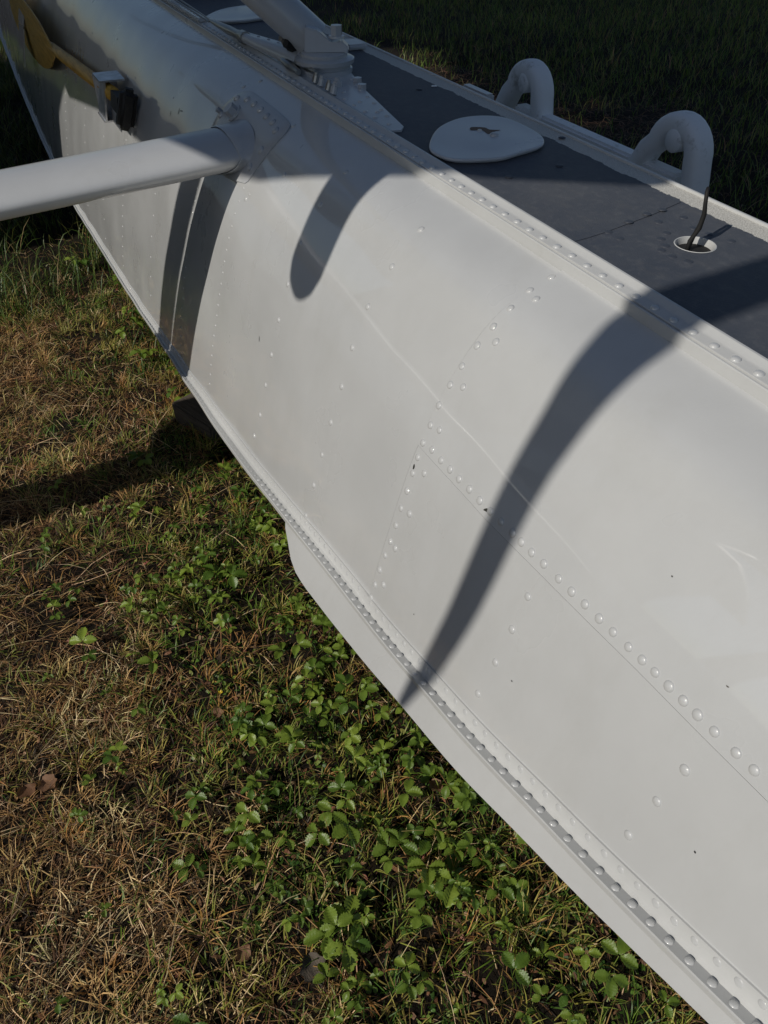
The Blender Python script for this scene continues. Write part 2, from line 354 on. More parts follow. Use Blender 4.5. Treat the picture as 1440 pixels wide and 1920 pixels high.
def frame_row(x, dx, za, step=0.027, d=D_small):
    z = za; k = 0
    while z > zc(x) + 0.03:
        rv(sp(x + dx * k, z, -0.0003), snorm(x, z), d, aft); z -= step * random.uniform(0.97, 1.03); k += 1
frame_row(-1.585, -0.0014, 0.60, 0.025)
frame_row(-1.545, 0, 0.60, 0.5)
frame_row(-1.86, -0.002, 0.52, 0.027)
frame_row(-2.22, -0.002, 0.63, 0.058); frame_row(-2.62, -0.002, 0.60, 0.033); frame_row(-2.98, -0.002, 0.64, 0.07)
frame_row(-3.36, -0.002, 0.60, 0.06); frame_row(-3.84, -0.002, 0.66, 0.035); frame_row(-4.6, 0, 0.66, 0.07); frame_row(-5.4, 0, 0.66, 0.05)

# chine angle: leg on the side, horizontal flange, then the spray rail ------------
def chine_rows(x0, x1, n):
    rows = []
    for x in np.linspace(x0, x1, n):
        c = zc(x); N = snorm(x, c + .01); lip = 0.0021 if x < -0.735 else 0.0037
        a = sp(x, c + 0.0205, 0.0); a1 = sp(x, c + 0.020, lip)
        b = sp(x, c + 0.0035, lip); b2 = sp(x, c + 0.0012, lip + 0.0006)
        wf = 0.0215 if x > -1.4 else max(0.012, 0.0215 - 0.012 * (-1.4 - x))
        yb = sy(x, c)
        f = Vector((x, yb - 0.0065, c)); g1 = Vector((x, yb - wf + 0.0015, c + 0.0052)); g2 = Vector((x, yb - wf, c + 0.0044)); h = Vector((x, yb - wf, c - 0.0042)); h2 = Vector((x, yb + 0.03, c - 0.0044))
        rows.append([a, a1, b, b2, f, g1, g2, h, h2])
    return rows
V, F = grid(chine_rows(-9, 1.4, 420)); chine = part('chine_angle', mesh('chine_angle', V, F), M_trim, sharp=35)
sx = 0.35; i = 0
while sx > -4.2:
    d = D_mid if sx > -1.2 else D_small
    c = zc(sx); yb = sy(sx, c); wf = 0.0215 if sx > -1.4 else max(0.012, 0.0215 - 0.012 * (-1.4 - sx))
    slope = (zc(sx + .02) - zc(sx - .02)) / .04
    rv((sx, yb - wf * 0.62, c + 0.0023), Vector((-slope, .34, 1)).normalized(), d, chine)
    x2 = sx - 0.010; rv(sp(x2, zc(x2) + 0.0125, 0.0019 if x2 < -.735 else 0.0035), snorm(x2, zc(x2)), D_lo if sx > -1.0 else D_small, chine)
    sx -= 0.0218 * random.uniform(0.95, 1.05) * (1 if sx > -1.2 else 1.0)
# spray rail (thin plate running down and inboard from the chine, rounded aft end)
def rail_drop(x):   # free width of the plate
    return float(np.interp(x, [-1.037, -1.03, -1.0, -0.97, -0.94, -0.9, -0.8, -0.6, -0.4, -0.2, -0.1, 0.0, 0.6, 1.4], [0.004, 0.013, 0.031, 0.050, 0.060, 0.064, 0.061, 0.050, 0.043, 0.032, 0.026, 0.022, 0.02, 0.02]))
rows = []; D = Vector((0, -0.42, -0.907))
Nn = Vector((0, -0.907, 0.42))
for x in list(np.linspace(-1.037, -0.95, 26)) + list(np.linspace(-0.94, 1.4, 90)):
    c = zc(x); yb = sy(x, c) - 0.0185; o = Vector((x, yb, c - 0.0046)); L = rail_drop(x)
    pts = [o + D * (L * k / 5) + Nn * (0.0005 * noise.noise((x * 6, k, 2)))for k in range(6)]
    rows.append(pts + [p - Nn * 0.002 for p in pts[::-1]])
V, F = grid(rows, True); F.append(tuple(range(12))); rail = part('spray_rail', mesh('spray_rail', V, F), M_rail, sharp=35)

# hull: bottom, outboard side, ends
def shrink(x): return float(np.interp(x, [-9, -7.5, -5, 0.8, 1.4], [0.25, 0.75, 1, 1, 0.8]))
rows = []
for x in np.linspace(-9, 1.4, 120):
    c = zc(x); keel = c - 0.17 * (1 if x > -3 else max(0.3, 1 + (x + 3) * 0.12))
    r = [Vector((x, sy(x, c) + 0.004, c - 0.005)), Vector((x, 0.5 * (sy(x, c) + DYC), (c * .45 + keel * .55) - 0.01)), Vector((x, DYC, keel))]
    r += [Vector((x, 2 * DYC - p.y, p.z)) for p in r[:2][::-1]]
    for k in range(9):
        z = c + (ZTOP - c) * k / 8; r.append(Vector((x, 2 * DYC - sy(x, z), z)))
    rows.append(r)
V, F = grid(rows); n = len(rows[0]); F.append(tuple(range(n))); F.append(tuple(119 * n + k for k in range(n))[::-1])
part('hull_bottom', mesh('hull_bottom', V, F), M_paint, sharp=30)

# gunwale channel: cross-section list of (y, z), swept along X
def sweep(name, sec, x0, x1, m, n=60, wob=0.0):
    rows = []
    for x in np.linspace(x0, x1, n):
        dy = wob * noise.noise((x * 1.7, 3.3, 0)); rows.append([Vector((x, y + dy, z + dy * .5)) for y, z in sec])
    V, F = grid(rows); return part(name, mesh(name, V, F), m, sharp=25)
gun = sweep('gunwale_channel', [(.6340,.7500),(.6336,.7560),(.6318,.7576),(.6288,.7576),(.6262,.7562),(.6215,.7530),(.6180,.7518),(.6058,.7514),(.6046,.7510),(.6043,.7500),(.6043,.7465)], -9, 1.4, M_trim, 160, 0.0008)
leg = sweep('gunwale_angle', [(.6060,.7468),(.6022,.7470),(.6016,.7500),(.6008,.7508),(.5990,.7506),(.5980,.7496),(.5977,.7470),(.5974,.7385),(.5978,.7350),(.5990,.7320)], -9, 1.4, M_trim, 160, 0.0006)
sx = 0.4
while sx > -3.4:
    rv((sx, 0.6122 + random.uniform(-.0006, .0006), 0.7513), (0, 0, 1), D_gun, gun); sx -= 0.0308 * random.uniform(.96, 1.04)

# deck with a round pump hole
HX, HY, HR = -0.701, 0.779, 0.0262
def deck_mesh():
    bm = bmesh.new()
    X = sorted(set(list(np.round(np.linspace(-9, 1.4, 105), 4)))); Y = [0.6465, 0.70, 0.757, 0.83, 0.87, 0.9085]
    def z(x, y): return 0.7500 + 0.0006 * noise.noise((x * 3, y * 6, 0)) - (0.0 if y < .90 else 0.0)
    # cells skipping the square around the hole
    hx0, hx1, hy0, hy1 = HX - 0.05, HX + 0.05, HY - 0.05, HY + 0.05
    X = [x for x in X if not (hx0 - .02 < x < hx1 + .02)] + [hx0, hx1]; X.sort()
    Y = [0.6320, 0.69, hy0, hy1, 0.87, 0.9085]
    vs = {(i, j): bm.verts.new((x, y, z(x, y))) for i, x in enumerate(X) for j, y in enumerate(Y)}
    for i in range(len(X) - 1):
        for j in range(len(Y) - 1):
            if abs(X[i] - hx0) < 1e-6 and abs(Y[j] - hy0) < 1e-6: continue
            bm.faces.new((vs[i, j], vs[i + 1, j], vs[i + 1, j + 1], vs[i, j + 1]))
    ia = X.index(hx0); ja = 2
    sq = [vs[ia, ja], vs[ia + 1, ja], vs[ia + 1, ja + 1], vs[ia, ja + 1]]; seg = 32
    ring = [bm.verts.new((HX + HR * math.cos(a), HY + HR * math.sin(a), 0.7500)) for a in [2 * math.pi * k / seg - math.pi * .75 for k in range(seg)]]
    for q in range(4):
        for k in range(8):
            bm.faces.new((sq[q], ring[(q * 8 + k + 1) % seg], ring[q * 8 + k]))
        bm.faces.new((sq[q], sq[(q + 1) % 4], ring[(q * 8 + 8) % seg]))
    bmesh.ops.recalc_face_normals(bm, faces=bm.faces)
    me = bpy.data.meshes.new('deck'); bm.to_mesh(me); bm.free(); return me
def shift_tex(m):   # object-space textures with the origin at PO -> shift Y so the ragged paint edge sits at the rim
    pass
deck = part('deck', deck_mesh(), M_deck, smooth=False)
deck2 = None
# second deck sheet lapped 1.2 mm over the first, aft of the hole (its edge is the faint lap line)
V = [(-0.805, 0.6508, 0.7512), (-0.790, 0.70, 0.7515), (-0.806, 0.80, 0.7515), (-0.826, 0.865, 0.7512), (-0.826, 0.8655, 0.7500), (-3.2, 0.865, 0.7512), (-3.2, 0.6508, 0.7512)]
rows = []
for x in np.linspace(0, 1, 40):
    r = []
    for y in np.linspace(0.6345, 0.866, 8):
        xe = float(np.interp(y, [.65, .70, .80, .866], [-0.775, -0.783, -0.806, -0.826])); X = xe + (-3.6 - xe) * x ** 1.5
        r.append(Vector((X, y, 0.7509 + 0.0004 * noise.noise((X * 3, y * 6, 0)))))
    rows.append(r)
rows = [[p - Vector((0, 0, .0013)) for p in rows[0]]] + rows
V, F = grid(rows); part('deck_sheet', mesh('deck_sheet', V, F), M_deck, sharp=30)
# outboard rim
rim = sweep('deck_rim', [(.9060,.7496),(.9064,.7520),(.9078,.7530),(.9108,.7530),(.9125,.7518),(.9130,.7480),(.9130,.730)], -9, 1.4, M_trim, 120, 0.0006)
# painted-over deck rivets
D_deck = dome_mesh('rivet_deck', 0.0065, 0.0016); D_deck.materials.append(M_deckrivet)
for x, y in [(-0.812, 0.820), (-0.809, 0.790), (-0.797, 0.749), (-0.782, 0.788), (-0.747, 0.772), (-0.783, 0.704), (-0.759, 0.704), (-0.735, 0.752), (-0.715, 0.742), (-0.706, 0.728), (-0.685, 0.727), (-0.745, 0.816), (-0.720, 0.820), (-0.78, 0.83), (-0.665, 0.735), (-0.69, .83), (-1.02, .70), (-1.03, .80), (-1.55, .82), (-1.56, .86), (-1.15, .89)]:
    rv((x, y, 0.7516 if x < -0.79 else 0.7498), (0, 0, 1), D_deck, deck)
# hole ring and dark plug
def ring_part(name, prof, seg, m, c, parent=plane):
    rows = [[Vector((c[0] + r * math.cos(2 * math.pi * k / seg), c[1] + r * math.sin(2 * math.pi * k / seg), c[2] + z)) for k in range(seg)] for r, z in prof]
    V, F = grid(rows, True); return part(name, mesh(name, V, F), m, parent, sharp=40)
ring_part('hole_collar', [(0.0268, 0.0001), (0.0262, 0.0007), (0.0252, 0.0004), (0.0244, -0.002), (0.0238, -0.010), (0.0234, -0.018)], 36, M_trim, (HX, HY, 0.7502))
bm = bmesh.new(); r = bmesh.ops.create_cone(bm, cap_ends=True, segments=24, radius1=0.0225, radius2=0.0225, depth=0.02); bmesh.ops.translate(bm, verts=r['verts'], vec=(HX, HY, 0.7325))
me = bpy.data.meshes.new('pump_plug'); bm.to_mesh(me); bm.free(); part('pump_plug', me, M_cord, smooth=False)

# hatch covers --------------------------------------------------------
M_hatch = white_paint('hatch_paint', (0.52, 0.54, 0.57), 0.3, True, 0.2, 0.3)
HP = [(-1.1868, 0.6498), (-1.2663, 0.7079), (-1.3062, 0.7702), (-1.3062, 0.8183), (-1.2788, 0.8514), (-1.2199, 0.8576), (-1.1629, 0.8516), (-1.1294, 0.8375), (-1.1082, 0.8145), (-1.0945, 0.765), (-1.086, 0.7202), (-1.1054, 0.661), (-1.1384, 0.6415)]
# drawn at deck level; the lid sits 14 mm up, so it is nudged towards the hatch coaming
def hatch(dx, dy, bolt=True):
    out = smooth_closed(HP, 6); c = np.mean(out, axis=0)
    rows = []
    for s, z in [(0.955, 0.0004), (0.965, 0.0030), (1.0, 0.0038), (1.006, 0.0056), (1.0, 0.0074), (0.985, 0.0080), (0.95, 0.0076), (0.6, 0.0092), (0.25, 0.0098), (0.02, 0.0098)]:
        rows.append([Vector((c[0] + (p[0] - c[0]) * s + dx, c[1] + (p[1] - c[1]) * s + dy, 0.7512 + z)) for p in out])
    V, F = grid(rows, True); F.append(tuple((len(rows) - 1) * len(out) + k for k in range(len(out))))
    h = part('hatch_cover', mesh('hatch_cover', V, F), M_hatch, sharp=50)
    if bolt:
        rv((c[0] + .000 + dx, c[1] + .008 + dy, 0.7606), (0, 0, 1), D_gus, h)
        rv((c[0] - .035 + dx, c[1] + .000 + dy, 0.7606), (0, 0, 1), D_mid, h)
        bm = bmesh.new(); P = smooth_closed([(-1.242, .762), (-1.23, .782), (-1.216, .783), (-1.205, .799), (-1.202, .780), (-1.194, .767), (-1.218, .769), (-1.227, .753)], 3)
        f = bm.faces.new([bm.verts.new((p[0], p[1], 0.7614)) for p in P]); 
        me = bpy.data.meshes.new('rust_stain'); bm.to_mesh(me); bm.free()
        ms, _, _ = mat('rust_stain', (0.17, 0.12, 0.085), 0.8); o = part('rust_stain', me, ms, smooth=False)
    return h
hatch(0, 0); hatch(-1.31, -0.01, False)

# mounting plate, strut fitting --------------------------------------
bm = bmesh.new()
pl = [(-2.31, .664), (-2.28, .676), (-2.13, .712), (-1.95, .752), (-1.80, .764), (-1.71, .742), (-1.60, .716), (-1.318, .668), (-1.300, .655), (-1.305, .6365), (-2.30, .6365)]
prism(bm, [Vector((x, y, 0.7515)) for x, y in pl], Vector(), Vector((0, 0, 0.0035)))
bmesh.ops.transform(bm, matrix=PINV, verts=bm.verts)
plate = bmobj('mounting_plate', bm, M_hatch, plane)
for k in range(20):
    x = -1.34 - k * 0.047; yo = float(np.interp(x, [p[0] for p in pl[1:9]], [p[1] for p in pl[1:9]])) if x > -2.28 else .67
    for y in ((.6455, yo - .010) if yo > .675 else (.650,)):
        if abs(x + 1.79) < .09 : continue
        rv((x + random.uniform(-.004, .004), y, 0.7548), (0, 0, 1), D_mid, plate)
for x in (-1.42, -1.5, -1.58, -1.64): rv((x, .665, .7548), (0, 0, 1), D_mid, plate)
FX, FY = -1.765, 0.700
fit = ring_part('strut_fitting', [(0.060, 0.0), (0.060, 0.008), (0.056, 0.010), (0.056, 0.017), (0.064, 0.018), (0.065, 0.026), (0.060, 0.029), (0.050, 0.030), (0.050, 0.036), (0.046, 0.039), (0.001, 0.0392)], 28, M_tube, (FX, FY, 0.7550))
def local_obj(name, build, m, sharp=None, smooth=False, parent=plane):
    bm = bmesh.new(); build(bm); bmesh.ops.transform(bm, matrix=PINV, verts=bm.verts)
    return bmobj(name, bm, m, parent, smooth, sharp)
def hexb(bm, c, r, h, seg=6, axis=None, r2=None):
    q = bmesh.ops.create_cone(bm, cap_ends=True, segments=seg, radius1=r, radius2=r2 or r * .96, depth=h)
    M = Matrix.Translation(c) @ ((Vector(axis).to_track_quat('Z', 'Y').to_matrix().to_4x4()) if axis else Matrix())
    bmesh.ops.transform(bm, matrix=M, verts=q['verts'])
S0 = Vector((-1.835, 0.672, 0.835)); S1 = Vector((-2.30, -0.45, 1.85)); SD = (S1 - S0).normalized()
def b_(bm):   # wedge-shaped lug: block rising out of the fitting into the strut mouth, with a bevelled toe
    prof = [(-.042, .0), (.050, .0), (.054, .010), (.038, .024), (.014, .018), (-.010, .042), (-.038, .050)]
    d = Vector((-SD.x, -SD.y, 0)).normalized(); s = Vector((-d.y, d.x, 0))
    prism(bm, [Vector((FX, FY, .792)) + d * a + Vector((0, 0, b)) - s * .020 for a, b in prof], Vector(), s * .040)
    bmesh.ops.bevel(bm, geom=bm.edges[:], offset=.003, segments=2, affect='EDGES')
local_obj('strut_lug', b_, M_hatch)
def b_(bm):
    hexb(bm, (FX + .020, FY + .022, .833), .013, .020); hexb(bm, (FX + .020, FY + .022, .822), .018, .004, 16)
local_obj('bolt', b_, M_tube)
def b_(bm):
    hexb(bm, (FX - .105, FY - .045, .800), .013, .018, 6, (.3, -.8, .3)); hexb(bm, (FX - .105, FY - .045, .800), .007, .040, 10, (.3, -.8, .3))
local_obj('bolt', b_, M_steel)
def b_(bm):
    hexb(bm, (FX - .060, FY - .052, .800), .014, .016, 6, (.3, -.8, .3)); hexb(bm, (FX - .060, FY - .052, .800), .007, .036, 10, (.3, -.8, .3))
    hexb(bm, (FX - .052, FY - .064, .803), .009, .012, 12, (.3, -.8, .3))
local_obj('bolt', b_, M_rubber)
def b_(bm):
    hexb(bm, (-1.628, .672, .760), .010, .012); hexb(bm, (-1.628, .672, .765), .006, .016, 10)
    pass
local_obj('bolt', b_, M_tube)
for bp_ in ((-1.640, .722, .760), (-1.595, .712, .758)):
    def b_(bm): hexb(bm, bp_, .010, .010)
    local_obj('bolt', b_, M_tube)
# streamlined strut
def strut_rows(a, b, ch, th, n=10, tip=0.0, roll=0.0):
    d = (b - a).normalized(); side = d.cross(Vector((0, 0, 1))).normalized(); up = side.cross(d)
    c_, s_ = math.cos(roll), math.sin(roll); side, up = side * c_ + up * s_, up * c_ - side * s_
    rows = []
    for i in range(n):
        p = a.lerp(b, i / (n - 1)); r = []
        for k in range(28):
            t = 2 * math.pi * k / 28; u = math.cos(t); v = math.sin(t) * (1 - .22 * u)
            r.append(p + side * (u * ch) + up * (v * th))
        rows.append(r)
    return rows
rows = strut_rows(S0 - SD * .045, S1, 0.050, 0.036, 12, roll=R(20))
inner = [[p.lerp(sum(rows[0], Vector()) / 28, .07) for p in rows[0]], [p.lerp(sum(rows[0], Vector()) / 28, .08) + SD * .14 for p in rows[0]]]
V, F = grid(inner[::-1] + rows, True); me = mesh('front_strut', V, F); part('front_strut', me, M_tube, sharp=50)
# tapering strut foot plates, wire terminals, turnbuckle on the gunwale
def tube_part(name, pts, rad, m, seg=10): return part(name, tube_mesh(name, pts, rad, seg), m, sharp=50)
tube_part('wire_terminal', [(-1.80, .655, .775), (-1.95, .640, .772), (-2.06, .630, .770), (-2.10, .628, .770)], [(.020, .010), (.016, .011), (.012, .011), (.012, .012)], M_tube)
tube_part('clevis', [(-1.70, .655, .768), (-1.80, .650, .770), (-1.93, .652, .778)], [(.004, .008), (.012, .005), (.010, .006)], M_steel, 12)
tube_part('turnbuckle', [(-2.095, .628, .770), (-2.12, .626, .770), (-2.125, .626, .770), (-2.20, .620, .771), (-2.29, .612, .773), (-2.34, .609, .774)], [.015, .015, .0095, .011, .007, .004], M_steel)
tube_part('turnbuckle', [(-1.735, .628, .765), (-1.78, .630, .766), (-1.785, .630, .766), (-1.84, .630, .768)], [.006, .008, .010, .006], M_steel)
tube_part('brace_wire', [(-2.33, .610, .774), (-3.9, .46, .905)], .0022, M_steel, 6)
tube_part('brace_wire', [(-2.33, .603, .772), (-3.9, .437, .903)], .0022, M_steel, 6)
# dark spool-like hinge bits beside the gunwale under the fitting
for k, (x, y) in enumerate([(-1.57, .640), (-1.60, .641), (-1.64, .642), (-1.67, .641)]):
    def b_(bm, x=x, y=y): hexb(bm, (x, y, .764), .007, .013, 10, (0, .3, 1)); hexb(bm, (x, y, .770), .004, .012, 8, (0, .3, 1))
    local_obj('stud', b_, M_steel if k % 2 else M_tube)
# doubler strip on the channel and a deck cleat further aft
def b_(bm):
    v = box(bm, (-2.95, .618, .757), (1.0, .026, .010)); bmesh.ops.bevel(bm, geom=bm.edges[:], offset=.003, segments=2, affect='EDGES')
dbl = local_obj('doubler_strip', b_, M_tube)
for k in range(14): rv((-2.47 - k * .033, .618, .7618), (0, 0, 1), D_mid, dbl)
def b_(bm):
    for k in range(7): box(bm, (-2.93 + k * .005, .66 + k * .03, .792), (.035, .012, .012))
    box(bm, (-2.90, .75, .775), (.012, .20, .030)); box(bm, (-2.95, .75, .775), (.012, .20, .030))
    box(bm, (-2.925, .67, .765), (.06, .03, .028)); box(bm, (-2.925, .83, .765), (.06, .03, .028))
local_obj('deck_cleat', b_, M_grey)
def b_(bm): 
    box(bm, (-1.50, .930, .742), (.10, .022, .020)); bmesh.ops.bevel(bm, geom=bm.edges[:], offset=.004, segments=2, affect='EDGES')
local_obj('rub_block', b_, M_tube)
def b_(bm):
    box(bm, (-1.98, .86, .758), (.07, .05, .012)); bmesh.ops.bevel(bm, geom=bm.edges[:], offset=.004, segments=2, affect='EDGES')
local_obj('tie_down_plate', b_, M_hatch)

# gusset plate and spreader bar ---------------------------------------
BX, BZ = -1.705, 0.642
def gsec(P, off): return [sp(x, z, off) for x, z in P]
GO = smooth_closed([(-1.880, .655), (-1.865, .695), (-1.838, .7145), (-1.78, .7175), (-1.66, .7165), (-1.572, .7150), (-1.546, .7100), (-1.538, .695), (-1.548, .665), (-1.566, .625), (-1.578, .612), (-1.600, .605), (-1.70, .590), (-1.82, .600), (-1.87, .625)], 4)
bm = bmesh.new(); cgx, cgz = -1.71, .665; ringsv = []
for s, off in [(1.0, -.001), (1.0, .0022), (.985, .0034), (.8, .0034), (.55, .0034)]:
    ringsv.append([bm.verts.new(sp(cgx + (p[0] - cgx) * s, cgz + (p[1] - cgz) * s, off)) for p in GO])
n = len(GO)
for a, b in zip(ringsv, ringsv[1:]):
    for k in range(n): bm.faces.new((a[k], a[(k + 1) % n], b[(k + 1) % n], b[k]))
bm.faces.new(ringsv[-1])
bmesh.ops.transform(bm, matrix=PINV, verts=bm.verts)
gus = bmobj('gusset_plate', bm, M_tube, plane, True, 40)
for x, z in [(-1.8388, 0.702), (-1.7944, 0.7079), (-1.7493, 0.7083), (-1.7026, 0.7075), (-1.6576, 0.7059), (-1.6147, 0.705), (-1.5758, 0.700), (-1.5760, 0.668), (-1.5870, 0.6360), (-1.858, 0.668)]:
    rv(sp(x, z, .0032), snorm(x, z), D_gus, gus)
def bar_c(y): return Vector((BX, y, BZ - 0.060 * (0.45 - y)))
def bar_ring(y, a=.094, b=.039, th=0.06, sh=0.0, n=32):
    c = bar_c(y); r = []
    for k in range(n):
        t = 2 * math.pi * k / n; u = math.cos(t) * a; v = math.sin(t) * b * (1 - .15 * math.cos(t))
        X = c.x + u * math.cos(th) - v * math.sin(th); Z = c.z + u * math.sin(th) + v * math.cos(th)
        yy = y + sh * 0
        r.append(Vector((X, yy, Z)))
    return r
V, F = grid([bar_ring(y) for y in np.linspace(.47, -2.06, 30)], True)
bar = part('spreader_bar', mesh('spreader_bar', V, F), M_tube, sharp=60)
# sheet sleeve flaring from the plate onto the bar (its inboard lip follows the round of the float)
rows = []
for s, g_ in [(0, 1.10), (0.25, 1.06), (.6, 1.035), (1.0, 1.03), (1.03, 1.0)]:
    r = []
    for k in range(32):
        t = 2 * math.pi * k / 32; base = bar_ring(.45, .094 * g_, .039 * g_ * 1.05)[k]
        z0 = min(base.z, .712); ys = sy(base.x, z0)
        lip = 0.022 + 0.028 * max(0, math.sin(t)) + .012 * (1 - math.cos(t)) * .5
        y = (ys - 0.002) * (1 - s) + (ys - lip) * s
        dz = -0.060 * (0.45 - y)
        r.append(Vector((base.x, y, base.z + dz)))
    rows.append(r)
V, F = grid(rows, True); part('bar_sleeve', mesh('bar_sleeve', V, F), M_tube, sharp=50)
def b_(bm):
    n_ = snorm(-1.79, .69); c = sp(-1.795, .684, .012); hexb(bm, c, .0145, .020, 6, n_); hexb(bm, sp(-1.795, .684, .005), .020, .004, 18, n_)
local_obj('bolt', b_, M_tube)
def b_(bm): hexb(bm, sp(-1.862, .672, .008), .006, .016, 8, snorm(-1.8, .68))
local_obj('bolt', b_, M_grey)

def chip(x, z, sx_, sz_, rot, off=.0006, par=None):
    bm = bmesh.new(); base = sp(x, z, (0.0018 if z > zlap(x) else .0014) + off if x > -.735 else off); N_ = snorm(x, z); T_ = Vector((1, 0, 0)); B_ = N_.cross(T_)
    vs = []
    for k in range(9):
        a = k * 2 * math.pi / 9; rr = random.uniform(.6, 1.1); u_, v_ = math.cos(a) * sx_ * rr, math.sin(a) * sz_ * rr
        vs.append(bm.verts.new(base + T_ * (u_ * math.cos(rot) - v_ * math.sin(rot)) + B_ * (u_ * math.sin(rot) + v_ * math.cos(rot))))
    bm.faces.new(vs); bmesh.ops.transform(bm, matrix=PINV, verts=bm.verts)
    for v in bm.verts: pass
    me = bpy.data.meshes.new('paint_chip'); bm.to_mesh(me); bm.free(); link('paint_chip', me, M_rubber, par or plane, smooth=False)
for c_ in CHIPS: chip(*c_)
# place rivets: the nearest as single parts, the far rest joined ------------
def dist(r): return (r[0] - CAM).length / (1 if r[2] is not D_small else 0.5)
bad = [r for r in rivets if r[0].x > 0.12 ]
rivets = [r for r in rivets if r[0].x <= 0.12]
rivets.sort(key=dist); near, far = rivets[:298], rivets[298:]
for p, n_, d, par in near:
    q = n_.to_track_quat('Z', 'Y').to_matrix().to_4x4()
    jit = Matrix.Rotation(random.uniform(0, 6.28), 4, 'Z') @ Matrix.Scale(random.uniform(.93, 1.06), 4)
    o = bpy.data.objects.new('rivet', d); COL.objects.link(o); o.parent = par
    o.matrix_local = Matrix.Translation(p - PO) @ q @ jit
for d in (D_big, D_mid, D_small, D_lo, D_gus, D_gun, D_deck): d.polygons.foreach_set('use_smooth', [True] * len(d.polygons))
VV = []; FF = []
for p, n_, d, par in far:
    M = Matrix.Translation(p - PO) @ n_.to_track_quat('Z', 'Y').to_matrix().to_4x4(); b0 = len(VV)
    VV += [M @ v.co for v in d.vertices]; FF += [tuple(b0 + i for i in f.vertices) for f in d.polygons]
o = link('distant_rivets', mesh('distant_rivets', VV, FF), M_paint, plane); tag(o, kind='stuff')
print('rivets', len(near), len(far), 'out', len(bad))

# the aircraft above and the other float (outside the frame; they cast the shade) -----------
def u_z(u, y): return (u - 0.616 * y) / 0.788
FUS = [(-0.38, 2.20, 2.75, .36), (-0.55, 2.105, 2.85, .42), (-.80, 2.015, 2.95, .47), (-1.11, 1.915, 3.05, .475), (-1.90, 1.72, 3.15, .475), (-2.54, 1.67, 3.10, .47), (-3.38, 1.55, 2.75, .40), (-5.0, 1.75, 2.45, .25), (-7.2, 2.0, 2.35, .08)]
rows = []
DES = [1.118, 1.0, .88, .77, .62, .575, .46, .62, .85]
for (x, zb, zt, hw), des in zip(FUS, DES):
  for it in range(6):
    r = []
    for k in range(28):
        t = 2 * math.pi * k / 28; cu, sv = math.cos(t), math.sin(t)
        cu = math.copysign(abs(cu) ** .55, cu); sv = math.copysign(abs(sv) ** .55, sv)
        r.append(Vector((x, -.725 + hw * cu, (zb + zt) / 2 + (zt - zb) / 2 * sv)))
    zb -= (min(.616 * p.y + .788 * p.z for p in r) - des) / .75
  rows.append(r)
V, F = grid(rows, True); F.append(tuple(range(28))); F.append(tuple(8 * 28 + k for k in range(28))[::-1])
part('fuselage', mesh('fuselage', V, F), M_paint, sharp=40)
# exhaust stack under the cowl, propeller
pts = [(-.86, -.62, 2.10), (-.90, -.58, 1.85), (-.93, -.54, 1.60), (-.945, -.505, 1.36), (-.95, -.502, 1.315), (-.952, -.50, 1.285), (-.953, -.498, 1.262), (-.954, -.497, 1.252)]
tube_part('exhaust_stack', pts, [.060, .061, .062, .062, .061, .052, .032, .010], M_grey, 18)
us = np.array([.36, .408, .442, .498, .564, .628, .685, .754, .799, .872, .916, .951, 1.114, 1.366])
zs_ = np.array([.23, .262, .299, .357, .425, .491, .546, .611, .648, .705, .730, .75, .75, .75])
xl = np.array([-.568, -.580, -.580, -.576, -.573, -.573, -.576, -.580, -.585, -.602, -.618, -.624, -.645, -.66])
ur = np.array([.36, .408, .43, .47, .527, .585, .634, .682, .746, .811, .882, .917, .949, 1.04, 1.366])
xr = np.interp(us, ur, [-.546, -.537, -.527, -.517, -.504, -.497, -.496, -.497, -.501, -.503, -.505, -.511, -.512, -.531, -.58])
rows = []
for i, u in enumerate(np.r_[.352, np.linspace(.36, 1.366, 28)]):
    f = (u - .402) / .964; y = -1.2 + .475 * f; z = 1.448 + .852 * f
    zz_ = np.interp(u, us, zs_); a = np.interp(u, us, xl) + .36 * (z - zz_); b = np.interp(u, us, xr) + .36 * (z - zz_)
    c = (a + b) / 2; hx = (b - a) / 2 * (0.4 if u < .355 else 1); hp = .055 * math.sin(max(.1, min(1, f * 5 + .3)) * math.pi / 2) * (1 - .3 * f)
    per = Vector((0, -.873, .487)); th_ = .006 + .018 * f
    r = []
    for k in range(20):
        t = 2 * math.pi * k / 20; cu, sv = math.cos(t), math.sin(t)
        r.append(Vector((c, y, z)) + Vector((hx, 0, 0)) * (cu) + per * (hp * cu) + (Vector((-hp, 0, 0)) + per * hx).normalized() * (th_ * sv * .5))
    rows.append(r)
V, F = grid(rows, True); F.append(tuple(range(20))); part('propeller_blade', mesh('propeller_blade', V, F), M_grey, sharp=40)
HUB = Vector((-.11, -.725, 2.30))
me2 = mesh('propeller_blade', [Vector((2 * HUB.x - v.x * 1.0 - .0, 2 * HUB.y - v.y, 2 * HUB.z - v.z)) for v in V], F); part('propeller_blade', me2, M_grey, sharp=40)
tube_part('spinner', [(-.38, -.725, 2.30), (-.22, -.725, 2.30), (-.12, -.725, 2.30), (-.02, -.725, 2.30), (.05, -.725, 2.30)], [.17, .17, .15, .09, .01], M_grey, 24)
